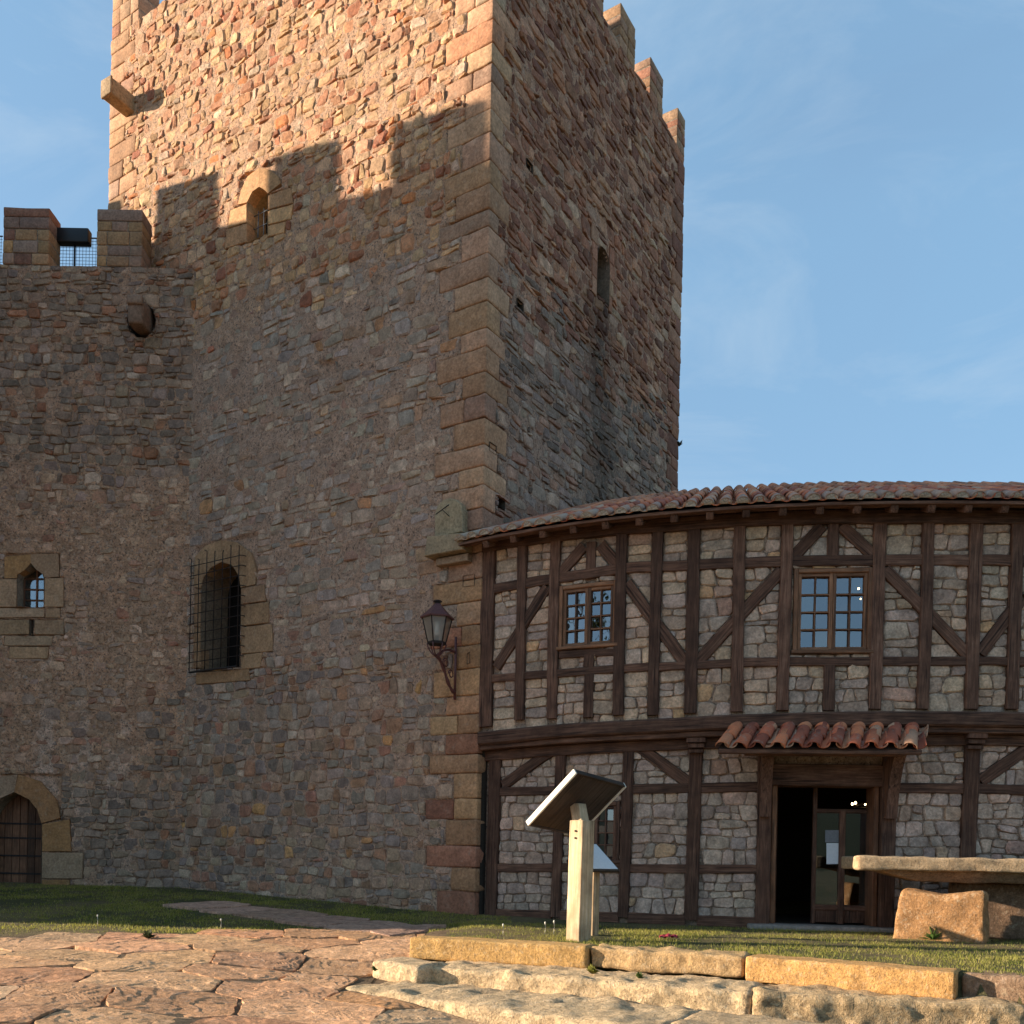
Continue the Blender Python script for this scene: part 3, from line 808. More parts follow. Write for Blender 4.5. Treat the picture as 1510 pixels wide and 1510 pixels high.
# putlog holes and a square niche
for (x0, x1, y0, y1) in ((684, 701, 847, 866), (471, 497, 531, 560), (690, 694, 962, 980)):
    r_ = [hit_front(x0, y1), hit_front(x1, y1-2), hit_front(x1, y0), hit_front(x0, y0+3)]
    if x1-x0 > 20:
        ex_front.append(EX(r_)); continue
    holes_f.append(r_); ex_front.append(EX(r_))
    reveal('putlog_hole', r_, F_front, 0.035, 0.35, M['ashlar'], tower, (0.10, 0.08, 0.06))
    slab2d('putlog_back', r_, F_front, -0.37, -0.32, M['dark'], tower)
# narrow arched window in the shaded right face
a3 = hit_right(879, 410); b3 = hit_right(897, 410)
wu3, ww3 = (a3[0]+b3[0])/2, abs(a3[0]-b3[0])
w3 = arch(wu3, hit_right(888, 442)[1], ww3, hit_right(888, 385)[1], hit_right(888, 366)[1]); holes_r.append(w3)
zb3 = w3[0][1]; zt3 = hit_right(888, 366)[1]
for k in range(4):
    za, zb_ = zb3-0.1+k*0.36, zb3-0.1+(k+1)*0.36
    for sg in (-1, 1):
        wd = rng.uniform(0.16, 0.32); u0, u1 = (wu3-ww3/2-wd, wu3-ww3/2) if sg < 0 else (wu3+ww3/2, wu3+ww3/2+wd)
        slab2d('dressed_stone', rect(u0+.005, u1-.005, za+.005, zb_-.005), F_right, -0.2, 0.03, M['ashlar'], tower, pick(rng, REDR[2:3]+SANDLOW[1:3]), False, 0.012)
        ex_right.append(EX(rect(u0, u1, za, zb_)))
reveal('window_jamb', w3, F_right, 0.035, 0.5, M['ashlar'], tower, (0.24, 0.17, 0.12))
slab2d('window', w3, F_right, -0.52, -0.5, M['dark'], tower)
for (x0, x1, y0, y1) in ((757, 775, 445, 455), (774, 786, 238, 252), (722, 730, 655, 668), (735, 742, 738, 748)):
    r_ = [hit_right(x0, y1), hit_right(x1, y1), hit_right(x1, y0), hit_right(x0, y0)]
    cu = sum(p[0] for p in r_)/4; cz = sum(p[1] for p in r_)/4
    r_ = rect(cu-0.11, cu+0.11, cz-0.08, cz+0.08)
    holes_r.append(r_); ex_right.append(EX(r_))
    reveal('putlog_hole', r_, F_right, 0.02, 0.35, M['ashlar'], tower, (0.10, 0.08, 0.06))
    slab2d('putlog_back', r_, F_right, -0.37, -0.32, M['dark'], tower)
ex_front += [EX(h) for h in holes_f]; ex_right += [EX(h) for h in holes_r]

# mortar faces (uneven, real relief) and the rubble set in them
def mort_front(U, V, n1, n2):
    up = smooth(12.4, 13.6, V + n1*0.8)
    c = mixcol((0.46, 0.365, 0.285), (0.49, 0.37, 0.26), up)
    return c*(1+0.25*n2[..., None])
def stain_r(u, v): return np.exp(-((u-wu3-0.15*np.sin(v*1.4))/0.75)**2)*(1-smooth(zb3-0.3, zb3+0.3, v))*smooth(7.5, 10.5, v)
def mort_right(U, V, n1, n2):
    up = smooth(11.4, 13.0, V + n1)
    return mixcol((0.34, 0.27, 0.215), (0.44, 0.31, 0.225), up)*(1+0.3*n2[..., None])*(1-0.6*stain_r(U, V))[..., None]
mortar_face('wall_face', F_front, 0.10, T_END-0.1, BASE_Z, Z_TOP, 0.045, holes_f, tower, 0.020, mort_front, 21, 0.018, extra=lambda U, V, a, b: 0.018*np.clip(a*1.5, -1, 1) * smooth(3, 6, V)*(1-smooth(13, 15, V)), sink=ex_front)
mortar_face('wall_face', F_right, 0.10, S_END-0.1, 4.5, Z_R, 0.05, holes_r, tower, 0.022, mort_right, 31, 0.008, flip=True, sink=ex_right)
polys = []
def lay(F, box, h, w, exl, palf, rng, o_face, gap=0.012, n=10, rnd=0.27, wmin=0.0015, jit=0.18, hj=0.3, wj=0.5, drop=0.0, flip=False, back=-0.03, dome=0.3, sq=False, flat=0.74, sh=0.62, pj=0.05):
    out = []
    for p in (coursed(box, h, w, rng, hj, wj, 0.24, 0.3) if sq else voronoi(seeds_rows(*box, h, w, rng, hj, wj, jit), w/h*0.9, box, 2.2*h)):
        if len(p) < 3: continue
        for E in exl:
            p = exclude(p, E)
            if len(p) < 3: break
        if len(p) < 3 or abs(area(p)) < wmin or rng.random() < drop: continue
        p = inset(ccw(p), gap*rng.uniform(0.6, 1.6))
        if len(p) < 3 or abs(area(p)) < wmin*0.5: continue
        cu = sum(q[0] for q in p)/len(p); cv = sum(q[1] for q in p)/len(p)
        of = o_face(cu, cv, rng) if callable(o_face) else o_face*rng.uniform(0.7, 1.3)
        v, f = stone_geo(p, F, back, of, rng, n, rnd, pj, dome, flat, 0.2, sh)
        if flip: f = [q[::-1] for q in f]
        out.append((v, f, palf(cu, cv, rng), pix_area(v[:n])))
    return out
def pal_front(t, z, r):
    zz = z + r.uniform(-0.6, 0.6)
    if zz > zred(t): return pick(r, REDZ)
    if zz < 5.8: return pick(r, LOWZ)
    return pick(r, GREYZ)
def of_front(t, z, r):
    if z > zred(t)+0.3: return r.uniform(0.014, 0.052)
    if z < 5.5: return r.uniform(0.022, 0.05)
    return r.uniform(0.010, 0.038)
ZR = 12.6
polys += lay(F_front, (0.02, T_END-0.05, BASE_Z, 5.6), 0.20, 0.29, ex_front, pal_front, rng, of_front, 0.006, n=12, rnd=0.13, hj=0.45, wj=0.6, dome=0.12, sq=True, flat=0.82, sh=0.72, pj=0.06)
polys += lay(F_front, (0.02, T_END-0.05, 5.6, ZR), 0.185, 0.36, ex_front, pal_front, rng, of_front, 0.008, n=12, rnd=0.12, hj=0.5, wj=0.65, dome=0.1, sq=True, flat=0.84, sh=0.75, pj=0.06)
polys += lay(F_front, (0.02, T_END-0.05, ZR, Z_TOP), 0.185, 0.27, ex_front, pal_front, rng, of_front, 0.004, n=12, rnd=0.17, hj=0.5, wj=0.65, dome=0.16, flat=0.76, sh=0.66, pj=0.11, sq=True)
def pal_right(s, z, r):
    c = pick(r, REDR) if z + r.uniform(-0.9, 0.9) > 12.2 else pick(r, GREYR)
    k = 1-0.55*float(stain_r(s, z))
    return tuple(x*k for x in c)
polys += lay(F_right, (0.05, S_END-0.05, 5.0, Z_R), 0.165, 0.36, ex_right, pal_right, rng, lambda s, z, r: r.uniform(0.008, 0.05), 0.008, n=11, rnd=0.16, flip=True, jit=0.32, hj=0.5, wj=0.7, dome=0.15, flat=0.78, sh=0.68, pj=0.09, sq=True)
masonry(tower, polys, 'rubble_masonry', M['stone'])
# body behind the faces, hidden sides, roof deck
def prism(name, corners, z0, z1, mat, parent, col=(0.25, 0.2, 0.16)):
    n = len(corners); V = [(*c, z0) for c in corners]+[(*c, z1) for c in corners]
    Fc = [tuple(range(n))[::-1], tuple(range(n, 2*n))]+[(i, (i+1) % n, n+(i+1) % n, n+i) for i in range(n)]
    return link(name, mesh(name, V, Fc, np.tile(np.array(col), (2*n, 1)), [(v[0], v[1], v[2]) for v in V], False), mat, parent)
def tp(t, s): return tuple(TC + DL*t + DR*s)
prism('wall_core', [tp(0.85, 0.62), tp(0.85, S_END-0.3), tp(T_END-0.3, S_END-0.3), tp(T_END-0.3, 0.85)], BASE_Z-0.5, Z_R-1.2, M['mortar'], tower)
prism('wall_side', [tp(T_END-0.02, 0.12), tp(T_END-0.02, S_END), tp(T_END-0.5, S_END), tp(T_END-0.5, 0.12)], BASE_Z-0.5, Z_TOP-0.004, M['mortar'], tower)
prism('wall_back', [tp(0.03, S_END-0.03), tp(0.03, S_END-0.5), tp(T_END-0.52, S_END-0.5), tp(T_END-0.52, S_END-0.03)], BASE_Z-0.5, Z_R-0.006, M['mortar'], tower)
prism('parapet', [tp(0.06, 0.06), tp(0.06, 0.55), tp(T_END-0.06, 0.55), tp(T_END-0.06, 0.06)], Z_TOP-2.2, Z_TOP-0.01, M['mortar'], tower, (0.4, 0.29, 0.19))
prism('parapet', [tp(0.06, 0.56), tp(0.06, S_END-0.52), tp(0.50, S_END-0.52), tp(0.50, 0.56)], Z_R-2.2, Z_R-0.012, M['mortar'], tower, (0.33, 0.25, 0.18))
# merlons: coursed blocks
def merlon(parent, F, u0, u1, z0, h, o0, o1, pal, rng, courses=4, flip=False, cap=True):
    cu = (u0+u1)/2
    core = slab2d('merlon', rect(u0+0.012, u1-0.012, z0, z0+h-0.01), F, o0+0.012, o1-0.012, M['mortar'], parent, (0.34, 0.26, 0.19))
    def ax(F, u, o):
        a = np.array(F(u, z0, o)); return a
    e1 = (ax(F, u0+1, o0)-ax(F, u0, o0)); e1 /= np.linalg.norm(e1)
    e2 = (ax(F, u0, o0+1)-ax(F, u0, o0)); e2 /= np.linalg.norm(e2)
    z = z0; hs = [rng.uniform(0.8, 1.2) for _ in range(courses)]; sc = h/sum(hs)
    for k in range(courses):
        hh = hs[k]*sc; W = u1-u0
        if k == courses-1 and cap: cuts = [0, W]
        else:
            cuts = [0, W*rng.uniform(0.22, 0.34), W*rng.uniform(0.62, 0.76), W] if rng.random() < 0.75 and W > 0.8 else [0, W*rng.uniform(0.35, 0.65), W]
        for a, b in zip(cuts[:-1], cuts[1:]):
            c = np.array(F(u0+(a+b)/2, z+hh/2, (o0+o1)/2)); pr = rng.uniform(0.0, 0.016)
            rbox('merlon_block', c, e1, e2, (0, 0, 1), (b-a)/2-0.006, (o1-o0)/2+pr, hh/2-0.006, 0.02, 0.012, 4, 1, 1, 1, M['ashlar'], core, pick(rng, pal, 0.12), rng.randint(0, 999))
        z += hh
    return core
MH = 1.35
s_m = [(hit_right(915, 40)[0], hit_right(937, 60)[0]), (hit_right(958, 135)[0], hit_right(977, 170)[0]), (hit_right(998, 222)[0], S_END)]
zt_m = Z_R; MHR = hit_right(977, 116)[1]-Z_R
for (a, b) in s_m:
    merlon(tower, F_right, a, b, zt_m, MHR, -0.55, 0.0, SAND, rng)
    
d_s = s_m[1][0]-s_m[0][0]
merlon(tower, F_right, s_m[0][0]-d_s, s_m[0][1]-d_s, Z_R, MHR, -0.55, 0.0, SAND, rng)
mt = hit_front(205, 20)[0]
merlon(tower, F_front, mt, T_END, Z_TOP, MH, -0.55, 0.0, SAND, rng)
for k in range(1, 4):
    u = T_END - k*(T_END-1.15)/4.3
    merlon(tower, F_front, max(0.0, u-1.15), u, Z_TOP, MH, -0.55, 0.0, SAND, rng)
# waterspout at the upper left of the sunlit face
gb = hit_front(193, 158); gd = np.array(F_front(gb[0], gb[1], 0.0))
gn_ = np.array([*NF, 0.0]); gl = np.array([*DL, 0.0])
gs = rbox('waterspout', gd + gn_*0.22, gn_+np.array([0, 0, 0.03]), gl, (0, 0, 1), 0.40, 0.17, 0.19, 0.03, 0.02, 3, 3, 1, 1, M['ashlar'], tower, (0.40, 0.27, 0.15), 77)
rbox('spout_lip', gd + gn_*0.63 + np.array([0, 0, 0.02]), gn_, gl, (0, 0, 1), 0.03, 0.185, 0.205, 0.02, 0.02, 4, 0, 1, 1, M['ashlar'], gs, (0.36, 0.24, 0.14), 78)

# ================================================================== THE CURTAIN WALL ON THE LEFT
cwall = thing('castle_wall', (-10.0, CURY+0.6, gz(-10, 20)), 'lower rendered rubble castle wall with battlements, left of the tall tower', 'wall')
rng = random.Random(23)
CX0, CX1 = -16.0, hit_cur(287, 700)[0]
CZ_TOP = hit_cur(150, 394)[1]; CBASE = 0.2
ex_c, holes_c = [], []
# ogee window
hw = lambda x, y: hit_cur(x, y)
oz = [(26.5, 896), (65.5, 896), (65.5, 853), (63, 846), (55, 841), (49, 836), (46.5, 831), (44, 836), (38, 841), (29, 846), (26.5, 853)]
wo = [hw(*p) for p in oz]; wo_hull = [hw(26.5, 896), hw(65.5, 896), hw(65.5, 848), hw(46.5, 831), hw(26.5, 848)]
holes_c.append(wo_hull); ex_c.append(EX(wo_hull))
def cblocks(quads, pal, o1=0.03):
    px_blocks(cwall, hit_cur, F_cur, quads, pal, -0.2, o1, ex_c)
CB = [(1, (0.34, 0.26, 0.175)), (1, (0.36, 0.29, 0.21)), (0.8, (0.40, 0.34, 0.27)), (0.5, (0.31, 0.20, 0.10))]
cblocks([[(8, 822), (46.5, 818), (46.5, 831), (38, 841), (26.5, 848), (26.5, 853), (8, 853)], [(46.5, 818), (87, 817), (88, 851), (65.5, 852), (65.5, 848), (55, 841), (46.5, 831)],
         [(-4, 854), (26, 854), (26, 896), (-4, 896)], [(66, 853), (95, 852), (95, 896), (66, 896)],
         [(-6, 897), (68, 897), (66, 911), (-6, 912)], [(69, 897), (90, 897), (90, 912), (67, 912)],
         [(-4, 914), (44, 914), (44, 936), (-4, 937)], [(51, 914), (95, 914), (95, 937), (51, 936)],
         [(8, 938), (79, 938), (77, 953), (6, 953)], [(15, 954), (73, 954), (71, 972), (13, 972)]], CB)
ex_c.append(EX(rect(*sorted((hw(44, 900)[0], hw(51, 900)[0])), hw(0, 937)[1], hw(0, 913)[1])))
slit = [hw(45, 937), hw(50, 937), hw(50, 913), hw(45, 913)]; holes_c.append(slit)
slab2d('arrow_slit', slit, F_cur, -0.3, -0.25, M['dark'], cwall)
reveal('slit_jamb', slit, F_cur, 0.03, 0.28, M['ashlar'], cwall, (0.2, 0.15, 0.11))
reveal('window_jamb', wo, F_cur, 0.03, 0.30, M['ashlar'], cwall, (0.28, 0.21, 0.15))
cwin = slab2d('window', [hw(26.5, 896), hw(65.5, 896), hw(65.5, 848), hw(46.5, 831), hw(26.5, 848)], F_cur, -0.34, -0.30, M['dark'], cwall)
x0, x1 = hw(26.5, 880)[0], hw(65.5, 880)[0]; xm = (x0+x1)/2
zz0, zz1, zz2, zz3 = hw(45, 896)[1], hw(45, 881)[1], hw(45, 865)[1], hw(45, 849)[1]
for (za, zb_) in ((zz0, zz1), (zz1, zz2), (zz2, zz3)):
    for (xa, xb) in ((x0, xm), (xm, x1)):
        slab2d('pane', rect(xa+0.02, xb-0.02, za+0.02, zb_-0.02), F_cur, -0.26, -0.25, M['glass'], cwin)
slab2d('pane', [(x0+0.05, zz3+0.02), (x1-0.05, zz3+0.02), (xm, zz3+0.24)], F_cur, -0.26, -0.25, M['glass'], cwin)
for v in (zz0, zz1, zz2, zz3): timber('muntin', [(x0, v), (x1, v)], 0.04, -0.29, -0.225, F_cur, cwin, 'door_wood', 3, 0.0)
for u in (x0+0.01, xm, x1-0.01): timber('muntin', [(u, zz0), (u, zz3+(0.2 if u == xm else 0))], 0.04, -0.29, -0.222, F_cur, cwin, 'door_wood', 4, 0.0)
# pointed doorway
du0, du1 = hw(-19, 1250)[0], hw(62, 1250)[0]; duc = (du0+du1)/2
dz0, dzs, dzt = hw(30, 1312)[1], hw(30, 1222)[1], hw(24, 1168)[1]
dpoly = arch(duc, dz0, du1-du0, dzs, dzt, 8); holes_c.append(dpoly)
reveal('door_jamb', dpoly, F_cur, 0.03, 0.45, M['ashlar'], cwall, (0.26, 0.20, 0.14))
cblocks([[(22, 1168), (28, 1142), (60, 1152), (84, 1180), (90, 1206), (62.5, 1214), (56, 1194), (44, 1179)], [(22, 1168), (2, 1177), (-12, 1192), (-20, 1212), (-46, 1206), (-30, 1165), (0, 1146), (27, 1142)],
         [(62.5, 1215), (104, 1208), (106, 1256), (62.5, 1256)], [(62.5, 1257), (124, 1257), (122, 1296), (62.5, 1296)], [(62.5, 1297), (104, 1297), (104, 1322), (62.5, 1320)]], CB)
ex_c.append(EX(rect(hw(-20, 0)[0], hw(63, 0)[0], CBASE, dzs))); ex_c.append(EX(dpoly))
door = slab2d('door', dpoly, F_cur, -0.44, -0.40, M['door_wood'], cwall)
npl = 7
for k in range(npl):
    ua, ub = du0+(du1-du0)*k/npl, du0+(du1-du0)*(k+1)/npl
    p = clip(clip(ccw(dpoly), -1, 0, -(ua+0.006)), 1, 0, ub-0.006)
    if len(p) >= 3: slab2d('plank', p, F_cur, -0.405, -0.37-0.006*rng.random(), M['door_wood'], door, None, False, 0.006)
for v in (dz0+0.35, dz0+0.75, dz0+1.15, dzs+0.12):
    slab2d('iron_band', rect(du0+0.03, du1-0.03, v-0.02, v+0.02), F_cur, -0.38, -0.355, M['iron'], door)
# corbel spout in a rounded hole
hp = [hw(188+21*(1+math.cos(a)), 474-27*math.sin(a)) for a in np.linspace(0, 2*math.pi, 11)[:-1]]
hp = [hw(209+21*math.cos(a), 473-26*math.sin(a)) for a in np.linspace(0, 2*math.pi, 11)[:-1]]
holes_c.append(hp); ex_c.append(EX(hp))
reveal('spout_hole', hp, F_cur, 0.02, 0.5, M['mortar'], cwall, (0.16, 0.12, 0.09)); slab2d('spout_hole_back', hp, F_cur, -0.5, -0.46, M['dark'], cwall)
cs = np.array(F_cur(*hw(210, 474), 0.0))
sp = rbox('waterspout', cs+np.array([0.01, -0.02, 0.02]), (1, 0, 0), (0, -1, -0.08), (0, 0, 1), 0.165, 0.42, 0.27, 0.05, 0.03, 4, 1, 2, 2, M['ashlar'], cwall, (0.25, 0.15, 0.10), 5)
rbox('spout_lip', cs+np.array([0.01, -0.42, 0.20]), (1, 0, 0), (0, -1, 0), (0, 0, 1), 0.175, 0.09, 0.10, 0.04, 0.02, 5, 1, 1, 1, M['ashlar'], sp, (0.30, 0.19, 0.13), 6)

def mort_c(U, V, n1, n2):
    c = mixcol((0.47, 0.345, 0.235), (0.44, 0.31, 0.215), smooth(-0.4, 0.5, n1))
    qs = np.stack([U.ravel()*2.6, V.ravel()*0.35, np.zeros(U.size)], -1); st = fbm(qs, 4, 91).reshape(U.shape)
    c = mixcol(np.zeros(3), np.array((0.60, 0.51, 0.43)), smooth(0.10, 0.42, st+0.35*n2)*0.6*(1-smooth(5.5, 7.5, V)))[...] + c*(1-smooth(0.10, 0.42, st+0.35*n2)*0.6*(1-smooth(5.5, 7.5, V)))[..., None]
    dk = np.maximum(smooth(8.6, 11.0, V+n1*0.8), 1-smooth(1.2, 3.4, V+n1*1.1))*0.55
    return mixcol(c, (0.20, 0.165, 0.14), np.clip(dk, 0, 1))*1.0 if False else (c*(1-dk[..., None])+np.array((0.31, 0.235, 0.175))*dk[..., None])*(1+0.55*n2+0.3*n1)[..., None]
def cover(U, V):      # how far old render still covers the stones
    a = smooth(2.0, 4.2, V)*(1-smooth(8.8, 10.6, V))
    return a*(1-0.75*smooth(-8.9, -7.6, U)*(1-smooth(4.5, 6.5, V)))
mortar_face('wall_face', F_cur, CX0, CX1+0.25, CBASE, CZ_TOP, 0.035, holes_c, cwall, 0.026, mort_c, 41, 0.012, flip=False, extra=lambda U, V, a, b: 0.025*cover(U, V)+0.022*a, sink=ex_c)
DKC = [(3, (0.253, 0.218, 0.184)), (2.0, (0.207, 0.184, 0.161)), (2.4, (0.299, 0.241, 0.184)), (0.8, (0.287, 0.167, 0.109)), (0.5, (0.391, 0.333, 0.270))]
MIDC = [(3, (0.408, 0.312, 0.234)), (1.5, (0.300, 0.252, 0.216)), (1, (0.324, 0.204, 0.150)), (1, (0.432, 0.348, 0.276))]
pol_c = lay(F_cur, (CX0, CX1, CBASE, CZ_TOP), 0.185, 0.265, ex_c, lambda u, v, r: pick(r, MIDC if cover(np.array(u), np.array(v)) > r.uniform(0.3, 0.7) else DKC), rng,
            lambda u, v, r: r.uniform(0.016, 0.050), 0.007, n=12, rnd=0.15, hj=0.45, wj=0.6, dome=0.12, sq=True, flat=0.8, sh=0.7, pj=0.08)
masonry(cwall, pol_c, 'rubble_masonry', M['stone'])
prism('wall_core', [(CX0, CURY+0.8), (CX1+0.1, CURY+0.8), (CX1+0.1, CURY+1.3), (CX0, CURY+1.3)], CBASE-0.4, CZ_TOP-0.01, M['mortar'], cwall)
prism('wall_top', [(CX0, CURY+0.03), (CX1+0.2, CURY+0.03), (CX1+0.2, CURY+0.79), (CX0, CURY+0.79)], CZ_TOP-0.35, CZ_TOP+0.012, M['mortar'], cwall, (0.2, 0.17, 0.14))
MERC = [(2, (0.320, 0.240, 0.146)), (2, (0.270, 0.209, 0.168)), (1.5, (0.240, 0.194, 0.168)), (0.8, (0.220, 0.133, 0.106)), (1, (0.360, 0.255, 0.134))]
mtop = hw(100, 308)[1]
for (xa, xb) in ((5, 73.5), (143, 210.5)):
    merlon(cwall, F_cur, hw(xa, 350)[0], hw(xb, 350)[0], CZ_TOP+0.012, mtop-CZ_TOP-0.012, -0.5, 0.02, MERC, rng, 5)
mw = hw(73.5, 350)[0]-hw(5, 350)[0]; mp_ = hw(143, 350)[0]-hw(5, 350)[0]
for k in (1, 2):
    xa = hw(5, 350)[0]-k*mp_
    merlon(cwall, F_cur, xa, xa+mw, CZ_TOP+0.012, mtop-CZ_TOP-0.012, -0.5, 0.02, MERC, rng, 5)

# wing of the castle left of the picture; its battlements shade the court and the lower tower
WX = -16.4
wing = thing('castle_wing', (WX-1.0, 20, 0.4), 'long battlemented castle wing left of the view, throwing its shadow across the court', 'wing')
tanE = math.tan(SUN_EL); dsx, dsy = math.sin(SUN_AZ), math.cos(SUN_AZ)
W_TOP = EYE+13.75 + (-2.25-WX)*tanE; W_GAP = W_TOP-1.2
WY0 = 13.70 - (4.0-WX)*dsy/dsx
prism('wall', [(WX-1.6, WY0), (WX, WY0), (WX, 45), (WX-1.6, 45)], -0.2, W_GAP, M['mortar'], wing, (0.34, 0.26, 0.19))
def wing_y(px, py):
    t, z = hit_front(px, py); p = TC+DL*t; k = (p[0]-WX)/dsx
    return p[1]-k*dsy
spans = [(wing_y(325, 300), wing_y(232, 330)), (wing_y(505, 230), wing_y(400, 240)), (wing_y(722, 170), wing_y(582, 190))]
sp0 = spans[1][0]-spans[2][0]
for k in range(1, 4): spans.append((spans[2][0]-sp0*k, spans[2][1]-sp0*k*1.0))
for k in range(1, 4): spans.append((spans[0][0]+sp0*k, spans[0][1]+sp0*k))
for (a, b) in spans:
    a, b = min(a, b), max(a, b)
    if a < WY0: continue
    prism('merlon', [(WX-0.6, a), (WX-0.01, a), (WX-0.01, b), (WX-0.6, b)], W_GAP+0.002, W_TOP, M['ashlar'], wing, (0.36, 0.27, 0.17))

# ================================================================== THE HALF-TIMBERED HOUSE
house = thing('timber_house', (4.5, 16.5, KERB_Z), 'two-storey half-timbered house with pale rubble infill and a red tiled eave', 'house')
rng = random.Random(31)
LO = -0.20                        # the ground floor stands back under the jettied upper floor
hu = lambda x, y: hit_fac(x, y, 0.0)
hl = lambda x, y: hit_fac(x, y, LO)
S0 = hu(712, 950)[0]; S1 = float(np.interp(11.0, _xs, _ss))
T_O = 0.055                       # timbers stand proud of the infill
sd_ = [0]
def tim(name, pts, w, o0=-0.12, o1=T_O, mat='timber', irr=0.010, **k):
    sd_[0] += 1
    return timber(name, pts, w, o0, o1, F_fac, house, mat, sd_[0], irr, **k)
PXM = 14.5/FPX                    # metres per photo pixel at the front
holes_h, exb_u, exb_l = [], [], []
# posts of the upper floor: (x top, y top, x bottom, y bottom, width px)
UP = [(723, 800, 717, 1072, 23), (772, 800, 767, 1062, 15), (821, 795, 815, 1060, 16), (918, 785, 912, 1055, 16), (971, 780, 963, 1055, 16), (1024, 775, 1018, 1052, 18),
      (1091, 770, 1086, 1050, 17), (1161, 765, 1153, 1048, 17), (1298, 760, 1289, 1046, 18), (1368, 758, 1359, 1046, 17), (1439, 757, 1431, 1046, 19), (1500, 757, 1490, 1046, 18), (1585, 757, 1574, 1048, 17), (1660, 757, 1648, 1050, 18), (1760, 757, 1746, 1052, 18)]
upost = []
for i, (xa, ya, xb, yb, w) in enumerate(UP):
    a, b = hu(xa, ya), hu(xb, yb); ww_ = w*(np.interp(a[0], _ss, _ys)/FPX)
    tim('post', [a, ((a[0]+b[0])/2+rng.uniform(-.012, .012), (a[1]+b[1])/2), b], ww_, o1=T_O+0.012+0.004*rng.random(), irr=0.013)
    upost.append((a, b, ww_))
def spost(i, z):
    a, b, w = upost[i]; f = (z-b[1])/(a[1]-b[1]); return b[0]+(a[0]-b[0])*f
# rails of the upper floor, each a separate length between posts
UR = [(735, 868), (800, 857), (920, 839), (1000, 835), (1100, 831), (1160, 829), (1310, 827), (1440, 827), (1510, 828), (1780, 838)]
SR_ = [(735, 1000), (800, 996), (920, 986), (1000, 983), (1100, 977), (1180, 976), (1300, 976), (1440, 976), (1510, 976), (1780, 984)]
UR3 = [hu(*p) for p in UR]; SR3 = [hu(*p) for p in SR_]
def zline(L, s): return float(np.interp(s, [p[0] for p in L], [p[1] for p in L]))
def rail(L, i, w, name='rail', frm=spost):
    z = zline(L, upost[i][0][0]); za = frm(i, z)+upost[i][2]*0.45; zb = frm(i+1, z)-upost[i+1][2]*0.45
    tim(name, [(za, zline(L, za)), ((za+zb)/2, zline(L, (za+zb)/2)+rng.uniform(-.008, .008)), (zb, zline(L, zb))], w*PXM, o1=T_O-0.004, irr=0.012)
for i in range(len(UP)-1):
    rail(UR3, i, 16); rail(SR3, i, 13)
# main beam (bressummer) under the upper floor, cornice strip, wall plate under the eave
BT = [(712, 1080), (850, 1067), (1000, 1059), (1100, 1054), (1200, 1051), (1300, 1050), (1400, 1050), (1510, 1051), (1780, 1060)]
B3 = [hu(*p) for p in BT]
PX = 14.3/FPX
B3[0] = (S0, B3[0][1])
tim('main_beam', [(s, z-11*PX) for s, z in B3], 22*PX, -0.2, 0.10, step=0.25, cham=0.03)
tim('cornice', [(s, z-26*PX) for s, z in B3], 9*PX, -0.2, 0.03, step=0.25)
tim('lower_beam', [(s, z-39*PX) for s, z in B3], 17*PX, -0.4, LO+T_O+0.02, step=0.25)
WP = [(712, 808), (850, 787), (1000, 775), (1100, 768), (1200, 765), (1300, 764), (1400, 764), (1510, 765), (1780, 772)]
W3 = [hu(*p) for p in WP]; W3[0] = (S0, W3[0][1])
tim('wall_plate', [(s, z) for s, z in W3], 20*PX, -0.15, T_O+0.03, step=0.25)
# braces
def brace(p0, p1, hit, ex, w=17, oo=0.0, name='brace'):
    a, b = hit(*p0), hit(*p1); ww_ = w*PXM
    tim(name, [a, b], ww_, -0.1+oo, T_O-0.010+oo, irr=0.012)
    d = np.array(b)-np.array(a); d /= np.linalg.norm(d); n_ = np.array([-d[1], d[0]])
    ex.append((n_[0], n_[1], float(n_ @ np.array(a)), ww_/2, a, b))
for p0, p1 in (((733, 985), (808, 866)), ((925, 860), (1014, 982)), ((1030, 975), (1152, 842)), ((1304, 840), (1426, 966)), ((1444, 964), (1505, 884)), ((1570, 842), (1512, 884)),
               ((828, 846), (862, 806)), ((886, 804), (912, 834)), ((1170, 822), (1212, 776)), ((1240, 776), (1286, 818))):
    brace(p0, p1, hu, exb_u)
for (x, y0, y1) in ((872, 800, 848), (869, 966, 984), (869, 993, 1058), (1228, 768, 822), (1222, 982, 1048)):
    a, b = hu(x+1, y0), hu(x-1, y1); tim('stud', [a, b], 16*PXM, o1=T_O-0.006, irr=0.01)
    exb_u.append((1.0, 0.0, (a[0]+b[0])/2, 8*PXM, a, b))
tim('stud_rail', [hu(826, 966), hu(910, 962)], 12*PXM, o1=T_O-0.008)
